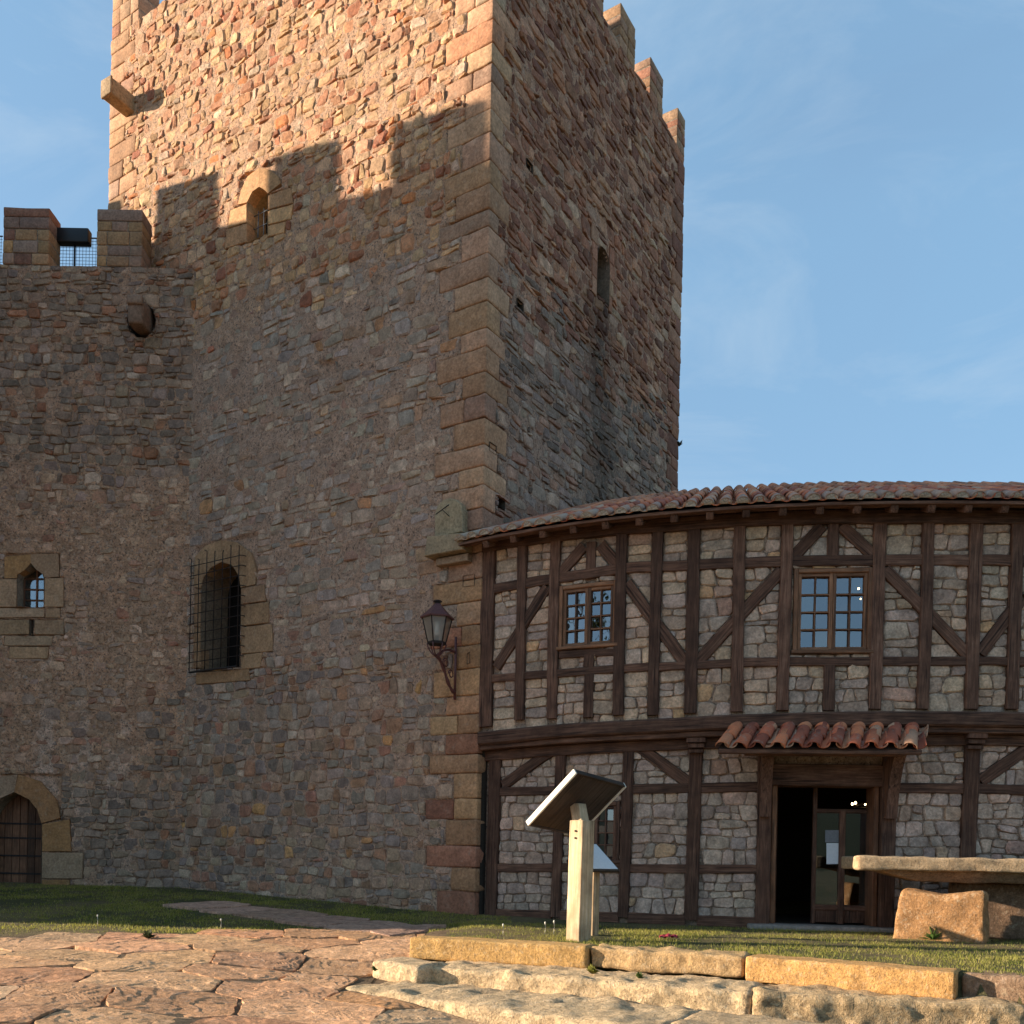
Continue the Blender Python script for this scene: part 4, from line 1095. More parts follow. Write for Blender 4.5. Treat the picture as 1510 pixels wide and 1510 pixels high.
# ground floor
LP = [(724, 1098, 716, 1358, 23), (821, 1095, 812, 1352, 17), (922, 1090, 913, 1352, 17), (1023, 1082, 1014, 1356, 20), (1126, 1085, 1120, 1368, 21), (1311, 1080, 1304, 1372, 21), (1433, 1075, 1420, 1378, 22), (1560, 1080, 1545, 1380, 20), (1700, 1085, 1685, 1385, 20)]
lpost = []
for i, (xa, ya, xb, yb, w) in enumerate(LP):
    a, b = hl(xa, ya), hl(xb, yb); b = (b[0], max(b[1], KERB_Z-0.05)); ww_ = w*PXM
    tim('post', [a, b], ww_, LO-0.12, LO+T_O+0.01, irr=0.012); lpost.append((a, b, ww_))
def lspost(i, z):
    a, b, w = lpost[i]; f = (z-b[1])/(a[1]-b[1]); return b[0]+(a[0]-b[0])*f
for i in (3, 6):
    z = zline([hl(*p) for p in BT], lpost[i][0][0])-34*PX
    for k, (ww_, hh, oo) in enumerate(((0.30, 0.07, 0.16), (0.26, 0.06, 0.12), (0.24, 0.05, 0.09))):
        s = lspost(i, z); tim('capital', [(s, z-0.09*k+0.0), (s, z-0.09*k-hh)], ww_, LO-0.05, LO+T_O+oo, irr=0.002, cham=0.01)
LR1 = [hl(*p) for p in [(716, 1168), (820, 1166), (922, 1164), (1020, 1162), (1120, 1160), (1311, 1162), (1430, 1163), (1700, 1170)]]
LR2 = [hl(*p) for p in [(716, 1280), (820, 1279), (922, 1280), (1020, 1281), (1120, 1282), (1311, 1284), (1430, 1286), (1700, 1290)]]
LS = [hl(*p) for p in [(712, 1347), (820, 1350), (922, 1353), (1020, 1357), (1120, 1361), (1311, 1366), (1430, 1368), (1700, 1374)]]
def lrail(L, i, w, name='rail'):
    z = zline(L, lpost[i][0][0]); za = lspost(i, z)+lpost[i][2]*0.45; zb = lspost(i+1, z)-lpost[i+1][2]*0.45
    tim(name, [(za, zline(L, za)), (zb, zline(L, zb))], w*PXM, LO-0.12, LO+T_O-0.006, irr=0.012)
for i in range(len(LP)-1):
    if i == 4: continue
    lrail(LR1, i, 15); lrail(LR2, i, 14); lrail(LS, i, 17, 'sill_beam')
for p0, p1 in (((734, 1158), (813, 1103)), ((932, 1098), (1013, 1156)), ((1444, 1152), (1530, 1092))):
    brace(p0, p1, hl, exb_l, 17, LO)

# windows: casements of small panes
def casement(x0, x1, y0, y1, rows, cols, hit, oo, win_mat='window_wood', holes=None, two=True):
    a, b = hit(x0, y1), hit(x1, y0); cxm = hit((x0+x1)/2, (y0+y1)/2)[0]
    u0, u1 = a[0], b[0]; z0, z1 = (hit(x0, y1)[1]+hit(x1, y1)[1])/2, (hit(x0, y0)[1]+hit(x1, y0)[1])/2
    holes.append(rect(u0+0.03, u1-0.03, z0+0.03, z1-0.03))
    fw = 0.07; pan = []
    fr = timber('window', [(u0+fw/2, z0), (u0+fw/2, z1)], fw, oo-0.14, oo+0.045, F_fac, house, win_mat, 1, 0.002)
    timber('frame', [(u1-fw/2, z0), (u1-fw/2, z1)], fw, oo-0.14, oo+0.045, F_fac, fr, win_mat, 2, 0.002)
    timber('frame', [(u0+fw, z1-fw/2), (u1-fw, z1-fw/2)], fw, oo-0.14, oo+0.043, F_fac, fr, win_mat, 3, 0.002)
    timber('sill', [(u0-0.02, z0+0.03), (u1+0.02, z0+0.03)], 0.06, oo-0.14, oo+0.075, F_fac, fr, win_mat, 4, 0.002)
    halves = [(u0+fw, (u0+u1)/2), ((u0+u1)/2, u1-fw)] if two else [(u0+fw, u1-fw)]
    for hi_, (a_, b_) in enumerate(halves):
        sw = 0.055; zz0_, zz1_ = z0+0.06, z1-fw
        for u in (a_+sw/2, b_-sw/2): timber('sash', [(u, zz0_), (u, zz1_)], sw-0.004, oo-0.10, oo+0.015, F_fac, fr, win_mat, 5+hi_, 0.001, cham=0.006)
        for z in (zz0_+sw/2, zz1_-sw/2): timber('sash', [(a_+sw, z), (b_-sw, z)], sw-0.004, oo-0.10, oo+0.013, F_fac, fr, win_mat, 7+hi_, 0.001, cham=0.006)
        ua, ub, va, vb = a_+sw, b_-sw, zz0_+sw, zz1_-sw
        for c in range(1, cols): timber('muntin', [(ua+(ub-ua)*c/cols, va), (ua+(ub-ua)*c/cols, vb)], 0.024, oo-0.07, oo+0.004, F_fac, fr, win_mat, 9, 0.0, cham=0.004)
        for r in range(1, rows): timber('muntin', [(ua, va+(vb-va)*r/rows), (ub, va+(vb-va)*r/rows)], 0.024, oo-0.07, oo+0.002, F_fac, fr, win_mat, 10, 0.0, cham=0.004)
        for c in range(cols):
            for r in range(rows):
                # every pane sits at a slightly different angle in its putty
                ang = (rng.uniform(-0.010, 0.010), rng.uniform(-0.010, 0.010))
                pu0, pu1 = ua+(ub-ua)*c/cols+0.006, ua+(ub-ua)*(c+1)/cols-0.006; pv0, pv1 = va+(vb-va)*r/rows+0.006, va+(vb-va)*(r+1)/rows-0.006
                V = [F_fac(u, v, oo-0.045+ang[0]*(i-0.5)+ang[1]*(j-0.5)*0.7) for (u, v, i, j) in ((pu0, pv0, 0, 0), (pu1, pv0, 1, 0), (pu1, pv1, 1, 1), (pu0, pv1, 0, 1))]
                link('pane', mesh('pane', V, [(0, 1, 2, 3)], None, None, False), M['glass'], fr)
    return u0, u1, z0, z1
wnd1 = casement(824, 912, 861, 957, 4, 2, hu, 0.0, holes=holes_h)
wnd2 = casement(1168, 1287, 839, 965, 4, 2, hu, 0.0, holes=holes_h)
wnd3 = casement(832, 909, 1182, 1273, 4, 2, hl, LO, 'timber', holes=holes_h)
wins = [wnd1, wnd2, wnd3]

# infill: every panel between timbers is walled with its own stones
INF = [(3, (0.419, 0.373, 0.309)), (2.2, (0.393, 0.362, 0.315)), (1.6, (0.450, 0.389, 0.303)), (1.2, (0.345, 0.324, 0.297)), (0.35, (0.471, 0.362, 0.226)), (0.25, (0.388, 0.302, 0.250))]
INFL = [(3, (0.398, 0.367, 0.332)), (2.2, (0.372, 0.346, 0.315)), (1.6, (0.419, 0.367, 0.315)), (1.2, (0.336, 0.319, 0.303)), (0.25, (0.440, 0.356, 0.250)), (0.3, (0.367, 0.286, 0.250))]
pol_h = []
def panel(u0, u1, z0, z1, exb, exw, pal, h, w, oo):
    if u1-u0 < 0.06 or z1-z0 < 0.06: return
    for p in coursed((u0, u1, z0, z1), h, w, rng, 0.38, 0.5, 0.14, 0.2):
        if len(p) < 3: continue
        for E in exw:
            p = exclude(p, E)
            if len(p) < 3: break
        if len(p) < 3: continue
        pieces = [p]
        for (nx, ny, d, hw_, a, b) in exb:
            nxt = []
            lo_u, hi_u = min(a[0], b[0])-0.1, max(a[0], b[0])+0.1; lo_z, hi_z = min(a[1], b[1])-0.08, max(a[1], b[1])+0.08
            for q in pieces:
                cu = sum(k[0] for k in q)/len(q); cz = sum(k[1] for k in q)/len(q)
                if not (lo_u < cu < hi_u and lo_z < cz < hi_z): nxt.append(q); continue
                for sg in (1, -1):
                    r = clip(q, sg*nx, sg*ny, sg*d-hw_)
                    if len(r) >= 3: nxt.append(r)
            pieces = nxt
        for q in pieces:
            if abs(area(q)) < 0.0025: continue
            q = inset(ccw(q), rng.uniform(0.002, 0.007))
            if len(q) < 3 or abs(area(q)) < 0.0015: continue
            v, f = stone_geo(q, F_fac, oo-0.06, oo+rng.uniform(0.006, 0.030), rng, 12, 0.12, 0.05, 0.08, 0.84, 0.14, 0.74)
            pol_h.append((v, f, pick(rng, pal, 0.12), pix_area(v[:12])))
WE = [EX(rect(a, b, c, d)) for (a, b, c, d) in wins]
for i in range(len(UP)-1):
    for (L0, L1, d0, d1) in ((None, SR3, 0, 6), (SR3, UR3, 6, 8), (UR3, W3, 8, 8)):
        sm = (upost[i][0][0]+upost[i+1][0][0])/2
        z0 = zline(B3, sm)-0.03 if L0 is None else zline(L0, sm)+d0*PXM-0.02
        z1 = zline(L1, sm)-d1*PXM+0.02; zm = (z0+z1)/2
        ua = spost(i, zm)+upost[i][2]/2-0.012; ub = spost(i+1, zm)-upost[i+1][2]/2+0.012
        panel(ua, ub, z0, z1, exb_u, WE[:2], INF, 0.20, 0.30, 0.0)
LB3 = [(s, z-45*PX) for s, z in B3]
for i in range(len(LP)-1):
    if i == 4: continue
    for (L0, L1, d0, d1) in ((LS, LR2, 8, 7), (LR2, LR1, 7, 7), (LR1, LB3, 7, 0)):
        sm = (lpost[i][0][0]+lpost[i+1][0][0])/2
        z0 = zline(L0, sm)+d0*PXM-0.02; z1 = zline(L1, sm)-d1*PXM+0.02; zm = (z0+z1)/2
        ua = lspost(i, zm)+lpost[i][2]/2-0.012; ub = lspost(i+1, zm)-lpost[i+1][2]/2+0.012
        panel(ua, ub, z0, z1, exb_l, WE[2:], INFL, 0.185, 0.27, LO)
masonry(house, pol_h, 'infill_masonry', M['stone'], 300, 'infill_stone')
# doorway opening
dL, dR = lspost(4, 1.5)+lpost[4][2]/2, lspost(5, 1.5)-lpost[5][2]/2
D_Z0 = KERB_Z+0.06; D_Z1 = hl(1220, 1158)[1]
holes_h.append(rect(dL-0.02, dR+0.02, 0.2, D_Z1+0.28))
# mortar skin between the stones
def mort_h(U, V, n1, n2): return mixcol((0.36, 0.32, 0.265), (0.27, 0.235, 0.19), smooth(-0.4, 0.4, n1))*(1+0.3*n2[..., None])
zj = zline(B3, 4.0)-0.15
mortar_face('wall_face', F_fac, S0, S1, zj, zline(W3, 5.0)+0.25, 0.05, holes_h, house, 0.010, mort_h, 51, -0.012, flip=True)
mortar_face('wall_face', F_fac, S0, S1, 0.35, zj+0.3, 0.05, holes_h, house, 0.010, mort_h, 52, LO-0.012, flip=True)
# plinth course under the sill beam
u = S0+0.05; ztop = lambda s: zline(LS, s)-9*PXM
while u < S1:
    w_ = rng.uniform(0.3, 0.62); um = u+w_/2
    if not (dL-0.35 < um < dR+0.35):
        hh = max(0.1, (ztop(um)-0.36)); c = np.array(F_fac(um, 0.36+hh/2, LO-0.02)); c2 = np.array(F_fac(um+0.1, 0.36+hh/2, LO-0.02)); e1 = (c2-c)/np.linalg.norm(c2-c)
        rbox('plinth_stone', c, e1, (-e1[1]*-1, -e1[0], 0) if False else (e1[1], -e1[0], 0), (0, 0, 1), w_/2-0.006, 0.13, hh/2-0.004, 0.02, 0.012, 4, 1, 0, 0, M['ashlar'], house, pick(rng, SANDLOW), rng.randint(0, 99))
    u += w_
# threshold
c = np.array(F_fac((dL+dR)/2, 0, LO+0.02)); c2 = np.array(F_fac((dL+dR)/2+0.1, 0, LO+0.02)); e1 = (c2-c)/np.linalg.norm(c2-c); e2 = np.array((e1[1], -e1[0], 0))
rbox('threshold', c+np.array((0, 0, KERB_Z-0.02)), e1, e2, (0, 0, 1), (dR-dL)/2+0.34, 0.24, 0.075, 0.025, 0.015, 4, 6, 1, 0, M['ashlar'], house, (0.30, 0.26, 0.22), 9)

# shell of the house behind the front: floors, back wall, gable, so that the rooms are dark
def strip(name, zA, oA, zB, oB, mat, parent, s0=S0, s1=S1, n=30, flip=False):
    s = np.linspace(s0, s1, n)
    P = np.stack([F_np(F_fac, s, np.full(n, zA) if not callable(zA) else np.array([zA(k) for k in s]), oA), F_np(F_fac, s, np.full(n, zB) if not callable(zB) else np.array([zB(k) for k in s]), oB)], 1)
    me = gridmesh(name, P, None, np.full((*P.shape[:2], 3), 0.2), flip); add_tc(me)
    return link(name, me, mat, parent)
def add_tc(me):
    a = me.attributes.new('tc', 'FLOAT_VECTOR', 'POINT'); co = np.zeros(len(me.vertices)*3, np.float32); me.vertices.foreach_get('co', co)
    a.data.foreach_set('vector', co[:])
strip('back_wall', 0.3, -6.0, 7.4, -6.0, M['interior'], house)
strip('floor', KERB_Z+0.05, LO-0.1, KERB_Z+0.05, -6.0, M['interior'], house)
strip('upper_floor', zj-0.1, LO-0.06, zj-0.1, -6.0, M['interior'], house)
PITCH = math.tan(math.radians(24.3))
EZ = EYE+EAVE_H                  # height of the tile edge at the eave
EO = 0.45
RL = 2.7                         # roof depth behind the wall
for s_end in (S0, S1):
    a = [F_fac(s_end, 0.3, -0.05), F_fac(s_end, 0.3, -6.0), F_fac(s_end, 7.4, -6.0), F_fac(s_end, EZ+RL*PITCH, -2.9), F_fac(s_end, EZ-0.05, -0.05)]
    link('gable_wall', mesh('gable_wall', a, [(0, 1, 2, 3, 4)], np.full((5, 3), 0.2), None, False), M['interior'], house)

# roof: deck, rafters, eave board, rows of barrel tiles
deck = strip('roof_deck', EZ-0.045, EO-0.04, EZ-0.045+(RL+EO)*PITCH, -RL, M['board_wood'], house)
strip('rear_roof', EZ-0.045+(RL+EO)*PITCH, -RL, 7.0, -6.3, M['board_wood'], house)
strip('soffit', EZ-0.075, EO-0.05, EZ-0.075+(EO+0.1)*PITCH, -0.15, M['timber'], house)
ES = np.linspace(S0-0.25, S1, 60)
timber('eave_board', [(s, EZ-0.055) for s in ES], 0.05, EO-0.16, EO-0.015, F_fac, house, 'timber', 70, 0.004, 0.3, 0.006)
s = S0+0.28; k = 0
while s < S1:
    p0 = np.array(F_fac(s, EZ-0.135, EO-0.07)); p1 = np.array(F_fac(s, EZ-0.135+0.6*PITCH, EO-0.67)); d = p1-p0; L = np.linalg.norm(d); d /= L
    n2 = np.array(F_fac(s+0.1, 0, 0))-np.array(F_fac(s, 0, 0)); n2 /= np.linalg.norm(n2); n3 = np.cross(d, n2)
    rbox('rafter', (p0+p1)/2, d, n2, n3, L/2, 0.058, 0.058, 0.01, 0.003, 5, 0, 0, 0, M['timber'], house, None, 80+k)
    s += 0.535; k += 1
def tile_mesh(name, rng, L=0.47, r0=0.108, r1=0.088, th=0.013, plug=False, up=True, n=8):
    V, Fc, mi = [], [], []
    rows = 3
    for side, dr in ((0, 0.0), (1, -th)):
        for i in range(rows):
            f = i/(rows-1); r = r0+(r1-r0)*f+dr
            for j in range(n+1):
                t = math.pi*(0.04+0.92*j/n)
                w_ = 1+0.03*math.sin(3*t+i+rng.random()*0.3)
                V.append((math.cos(t)*r*w_, -f*L, (math.sin(t)*r*w_-0.04)*(1 if up else -1)))
    m = n+1
    def q(a): Fc.append(a); mi.append(0)
    for i in range(rows-1):
        for j in range(n):
            q((i*m+j, i*m+j+1, (i+1)*m+j+1, (i+1)*m+j)); b = rows*m
            q((b+i*m+j+1, b+i*m+j, b+(i+1)*m+j, b+(i+1)*m+j+1))
    b = rows*m
    for j in range(n): q((j+1, j, b+j, b+j+1)); e = (rows-1)*m; q((e+j, e+j+1, b+e+j+1, b+e+j))
    for i in range(rows-1):
        q((i*m, (i+1)*m, b+(i+1)*m, b+i*m)); q(((i+1)*m+n, i*m+n, b+i*m+n, b+(i+1)*m+n))
    if plug:
        c = len(V); V.append((0, 0.012, 0.012)); ring = []
        for j in range(n+1):
            v = V[b+j]; V.append((v[0]*0.98, -0.004+rng.uniform(-0.012, 0.016), v[2]*0.98)); ring.append(len(V)-1)
        for j in range(n): Fc.append((c, ring[j+1], ring[j])); mi.append(1)
        Fc.append((c, ring[0], ring[-1])); mi.append(1)
    tint = 0.85+0.3*rng.random()
    me = mesh(name, V, Fc, np.full((len(V), 3), tint), None, True, mi)
    me.materials.append(M['tile_old' if plug else 'tile']); me.materials.append(M['plug'])
    return me
tr = random.Random(5)
tm_cover = [tile_mesh('cover_tile', tr) for _ in range(5)]
tm_eave = [tile_mesh('cover_tile', tr, plug=True) for _ in range(5)]
tm_pan = [tile_mesh('pan_tile', tr, up=False, r0=0.098, r1=0.112) for _ in range(3)]
def place(name, me, parent, org, ax_x, ax_y, ax_z, sc=1.0):
    o = bpy.data.objects.new(name, me); COL.objects.link(o); o.parent = parent
    if parent.type == 'EMPTY': o.matrix_parent_inverse = Matrix.Translation(parent.location).inverted()
    m = Matrix.Identity(4)
    for i in range(3):
        m[i][0], m[i][1], m[i][2], m[i][3] = ax_x[i]*sc, ax_y[i]*sc, ax_z[i]*sc, org[i]
    o.matrix_basis = m
    return o
pV, pF, pC = [], [], []
def tile_rows(parent, s0, s1, ds, frame, rows, expo, cnt_rows, rng, first_pan_obj=True):
    """frame(s) -> eave point, along axis (unit, along the eave), downslope axis, normal"""
    s = s0; c = 0
    while s < s1:
        org, ex, ey, ez = frame(s)
        for r in range(rows):
            o = org - ey*(expo*r) + ez*(0.052 + 0.004*rng.random()) + ex*rng.uniform(-0.010, 0.010)
            e_y = (ey + ez*(-0.035+rng.uniform(-0.012, 0.012)) + ex*rng.uniform(-0.03, 0.03)); e_y /= np.linalg.norm(e_y)
            e_x = np.cross(e_y, ez); e_x /= np.linalg.norm(e_x); e_z = np.cross(e_x, e_y)
            me = (tm_eave if r == 0 and frame.plug else tm_cover)[rng.randrange(5)]
            if r == 0: o = o + ey*rng.uniform(-0.02, 0.035)
            if r < cnt_rows: place('cover_tile', me, parent, o, e_x, e_y, e_z, rng.uniform(0.95, 1.06))
            else:
                b = len(pV); A = np.array([e_x, e_y, e_z])
                k = rng.uniform(0.5, 1.2)
                for v in tm_cover[rng.randrange(5)].vertices: pV.append(tuple(o+np.array(v.co)@A)); pC.append((k, k, k))
                for pl in tm_cover[0].polygons: pF.append(tuple(b+i for i in pl.vertices))
            o2 = org - ey*(expo*r) + ex*(ds/2) + ez*0.06 + ey*rng.uniform(-0.02, 0.01)
            if r == 0 and first_pan_obj: place('pan_tile', tm_pan[rng.randrange(3)], parent, o2, ex, ey, ez)
            else:
                b = len(pV); A = np.array([ex, ey, ez]); k = rng.uniform(0.5, 1.0)
                for v in tm_pan[0].vertices: pV.append(tuple(o2+np.array(v.co)@A)); pC.append((k, k, k))
                for pl in tm_pan[0].polygons: pF.append(tuple(b+i for i in pl.vertices))
        s += ds*rng.uniform(0.95, 1.05); c += 1
def flush_tiles(parent, name='distant_tiles'):
    if pV:
        o = link(name, mesh(name, list(pV), list(pF), np.array(pC)), M['tile'], parent); o['kind'] = 'stuff'
    pV.clear(); pF.clear(); pC.clear()
def fr_main(s):
    p = np.array(F_fac(s, EZ-0.02, EO)); q = np.array(F_fac(s, EZ-0.02+PITCH, EO-1.0))
    ey = p-q; ey /= np.linalg.norm(ey)
    ex = np.array(F_fac(s+0.05, EZ, EO))-np.array(F_fac(s-0.05, EZ, EO)); ex /= np.linalg.norm(ex)
    ez = np.cross(ex, -ey); ez /= np.linalg.norm(ez)
    if ez[2] < 0: ez = -ez
    return p, ex, ey, ez
fr_main.plug = True
s_eave0 = S0-0.22
tile_rows(house, s_eave0, S1, 0.262, fr_main, 9, 0.40, 5, random.Random(8))
flush_tiles(house)

# ---- canopy over the door
cu0, cu1 = hl(1083, 1100)[0], hl(1357, 1085)[0]
czw = hl(1220, 1072)[1]+0.06                 # where the canopy meets the wall
skew = -0.42                                # the canopy's tiles run down slightly to the left
cdep, cdrop = 0.78, 0.50
def FC(u, d, h):                             # along wall, out from wall 0..1, height offset
    return np.array(F_fac(u+skew*d*cdep*0.9, czw-cdrop*d+h, LO+0.05+d*cdep))
nU = 8
P = np.array([[FC(cu0+(cu1-cu0)*i/nU, d, 0.0) for d in (0, 0.5, 1.0)] for i in range(nU+1)])
canopy = link('door_canopy', gridmesh('door_canopy', P, None, np.full((*P.shape[:2], 3), 0.2)), M['board_wood'], house); add_tc(canopy.data)
def bar3(name, a, b, w, h, mat, parent, seed=0):
    a, b = np.array(a), np.array(b); d = b-a; L = np.linalg.norm(d); d /= L
    n2 = np.cross((0, 0, 1), d); n2 /= np.linalg.norm(n2); n3 = np.cross(d, n2)
    return rbox(name, (a+b)/2, d, n2, n3, L/2, w/2, h/2, 0.012, 0.004, 5, 2, 0, 0, mat, parent, None, seed)
bar3('canopy_beam', FC(cu0, 0.97, -0.055), FC(cu1, 0.97, -0.055), 0.10, 0.07, M['timber'], canopy, 1)
bar3('canopy_beam', FC(cu0+0.28, 0.62, -0.19), FC(cu1-0.25, 0.62, -0.19), 0.12, 0.15, M['timber'], canopy, 2)
for k in range(8):
    u = cu0+0.1+(cu1-cu0-0.2)*k/7; bar3('canopy_rafter', FC(u, 0.02, -0.06), FC(u, 0.93, -0.06), 0.06, 0.07, M['timber'], canopy, 3+k)
def fr_can(s):
    p = FC(s, 1.0, 0.0); q = FC(s, 0.0, 0.0); ey = p-q; ey /= np.linalg.norm(ey)
    ex = FC(s+0.05, 1.0, 0)-FC(s-0.05, 1.0, 0); ex /= np.linalg.norm(ex); ez = np.cross(ex, -ey); ez /= np.linalg.norm(ez)
    if ez[2] < 0: ez = -ez
    return p, ex, ey, ez
fr_can.plug = False
tile_rows(canopy, cu0+0.06, cu1+0.02, 0.262, fr_can, 3, 0.315, 3, random.Random(9))
flush_tiles(canopy, 'canopy_underlay')
# curved brackets
for i, pi in ((4, 1), (5, -1)):
    s_ = lspost(i, 2.4); pts_i = []
    zb_ = hl(1126, 1205)[1]; zt_ = czw-0.42
    poly = []
    for k in range(9):
        f = k/8; poly.append((0.62*(1-math.cos(f*math.pi/2))**0.9, zb_+(zt_-zb_)*math.sin(f*math.pi/2)**1.0))
    V = []; n_ = len(poly)
    for so in (-0.085, 0.085):
        for (o, z) in poly: V.append(F_fac(s_+so, z, LO+T_O+0.03+o+0.10))
        for (o, z) in poly: V.append(F_fac(s_+so, min(zt_+0.02, z+0.02), LO+0.0+max(0.0, o-0.16)))
    Fc = []; m_ = 2*n_
    for k in range(n_-1):
        Fc += [(k, k+1, n_+k+1, n_+k), (m_+k+1, m_+k, m_+n_+k, m_+n_+k+1), (k+1, k, m_+k, m_+k+1), (n_+k, n_+k+1, m_+n_+k+1, m_+n_+k)]
    Fc += [(0, n_, m_+n_, m_), (n_-1, m_+n_-1, m_+2*n_-1, 2*n_-1)]
    link('canopy_bracket', mesh('canopy_bracket', V, Fc, None, [(v[0], v[1], v[2]*0.9) for v in V], False), M['timber'], canopy)

# ---- door set back in its opening
DO = LO-0.42
tim('door_lintel', [(dL-0.1, D_Z1+0.16), (dR+0.1, D_Z1+0.16)], 0.34, LO-0.4, LO+T_O-0.02)
doorframe = timber('door_frame', [(dL+0.05, D_Z0), (dL+0.05, D_Z1)], 0.08, DO-0.06, LO-0.04, F_fac, house, 'window_wood', 61, 0.002)
timber('door_jamb', [(dR-0.05, D_Z0), (dR-0.05, D_Z1)], 0.08, DO-0.06, LO-0.04, F_fac, doorframe, 'door_wood', 62, 0.002)
gs0 = hl(1207, 1250)[0]; gm = hl(1246, 1250)[0]; gz1, gz0 = hl(1250, 1199)[1], hl(1250, 1338)[1]
shifts = 0.03
leaf = timber('door_leaf', [(gs0+shifts-0.04, D_Z0), (gs0+shifts-0.04, D_Z1)], 0.07, DO-0.03, DO+0.03, F_fac, house, 'timber', 63, 0.002)
timber('door_stile', [(gm+shifts, D_Z0), (gm+shifts, gz1+0.06)], 0.10, DO-0.03, DO+0.045, F_fac, leaf, 'timber', 64, 0.002)
timber('door_rail', [(gs0, gz0-0.03), (dR-0.09, gz0-0.03)], 0.09, DO-0.03, DO+0.03, F_fac, leaf, 'timber', 65, 0.002)
timber('door_rail', [(gs0, gz1+0.05), (dR-0.09, gz1+0.05)], 0.07, DO-0.03, DO+0.025, F_fac, leaf, 'timber', 66, 0.002)
slab2d('door_panel', rect(gs0, dR-0.09, D_Z0+0.02, gz0-0.075), F_fac, DO-0.02, DO+0.01, M['timber'], leaf)
for (a, b) in ((gs0+0.02, gm+shifts-0.05), (gm+shifts+0.05, dR-0.09)):
    slab2d('pane', rect(a, b, gz0+0.02, gz1+0.015), F_fac, DO-0.008, DO+0.002, M['door_glass'], leaf)
V = []
for (o, z) in ((DO, D_Z0), (DO-0.75, D_Z0), (DO-0.75, D_Z1), (DO, D_Z1)): V.append(F_fac(dL+0.10, z, o))
for (o, z) in ((DO, D_Z0), (DO-0.75, D_Z0), (DO-0.75, D_Z1), (DO, D_Z1)): V.append(F_fac(dL+0.15, z, o))
link('door_leaf', mesh('door_leaf', V, [(0, 1, 2, 3), (7, 6, 5, 4), (0, 4, 5, 1), (1, 5, 6, 2), (2, 6, 7, 3), (3, 7, 4, 0)], None, [(v[0], v[1], v[2]) for v in V], False), M['door_wood'], house)
# notices on the glass
for (x0, x1, y0, y1, mt_, lab) in ((1212, 1232, 1243, 1274, 'paper', 'white paper notice taped low on the door glass'), (1210, 1237, 1224, 1242, 'greypaper', 'grey rectangular sign above the paper notice on the door glass')):
    p = [hit_fac(x, y, DO) for (x, y) in ((x0, y1), (x1, y1), (x1, y0), (x0, y0))]
    me = mesh('paper_notice', [F_fac(u, v, DO+0.006) for u, v in p]+[F_fac(u, v, DO+0.0085) for u, v in p], [(4, 5, 6, 7), (3, 2, 1, 0), (0, 1, 5, 4), (1, 2, 6, 5), (2, 3, 7, 6), (3, 0, 4, 7)], None, None, False)
    setp(link('paper_notice', me, M[mt_]), lab, 'notice')

# ---- lit chandelier inside the ground floor, small lamp upstairs
def sphere_mesh(name, r, c=(0, 0, 0), n=8, m=6, sq=(1, 1, 1)):
    V = [(c[0], c[1], c[2]+r*sq[2])]; Fc = []
    for i in range(1, m):
        for j in range(n):
            a, b = math.pi*i/m, 2*math.pi*j/n; V.append((c[0]+r*sq[0]*math.sin(a)*math.cos(b), c[1]+r*sq[1]*math.sin(a)*math.sin(b), c[2]+r*sq[2]*math.cos(a)))
    V.append((c[0], c[1], c[2]-r*sq[2])); e = len(V)-1
    for j in range(n):
        Fc.append((0, 1+j, 1+(j+1) % n)); Fc.append((e, 1+(m-2)*n+(j+1) % n, 1+(m-2)*n+j))
    for i in range(m-2):
        for j in range(n): Fc.append((1+i*n+j, 1+(i+1)*n+j, 1+(i+1)*n+(j+1) % n, 1+i*n+(j+1) % n))
    return mesh(name, V, Fc)
cc_ = at_depth(1281, 1185, 16.9)
ch = thing('chandelier', tuple(cc_), 'lit chandelier with small warm bulbs inside the house doorway', 'chandelier')
ringp = [(cc_.x+0.30*math.cos(a), cc_.y+0.30*math.sin(a), cc_.z-0.06) for a in np.linspace(0, 2*math.pi, 13)]
ring = tube('ring', ringp, 0.014, 5, M['iron'], ch)
tube('stem', [(cc_.x, cc_.y, cc_.z-0.06), (cc_.x, cc_.y, zj-0.12)], 0.01, 5, M['iron'], ch)
for k in range(4): tube('arm', [(cc_.x, cc_.y, cc_.z+0.05), (cc_.x+0.30*math.cos(k*1.571+0.3), cc_.y+0.30*math.sin(k*1.571+0.3), cc_.z-0.06)], 0.009, 5, M['iron'], ch)
for k in range(6):
    a = k*math.pi/3+0.35
    link('bulb', sphere_mesh('bulb', 0.020, (cc_.x+0.30*math.cos(a), cc_.y+0.30*math.sin(a), cc_.z), 8, 6, (1, 1, 1.3)), M['bulb_lit'], ch)
for (px_, py_, lab) in ((1266, 868, 'small lit bulb behind the upper right casement, the higher of two'), (1269, 883, 'small lit bulb behind the upper right casement, the lower of two')):
    p = at_depth(px_, py_, 16.0)
    lt = thing('pendant_lamp', tuple(p), lab, 'lamp', None)
    link('bulb', sphere_mesh('bulb', 0.018 if py_ < 880 else 0.012, p), M['bulb_lit'], lt)
    tube('flex', [(p.x, p.y, p.z+0.02), (p.x, p.y, p.z+1.2)], 0.006, 5, M['iron'], lt)

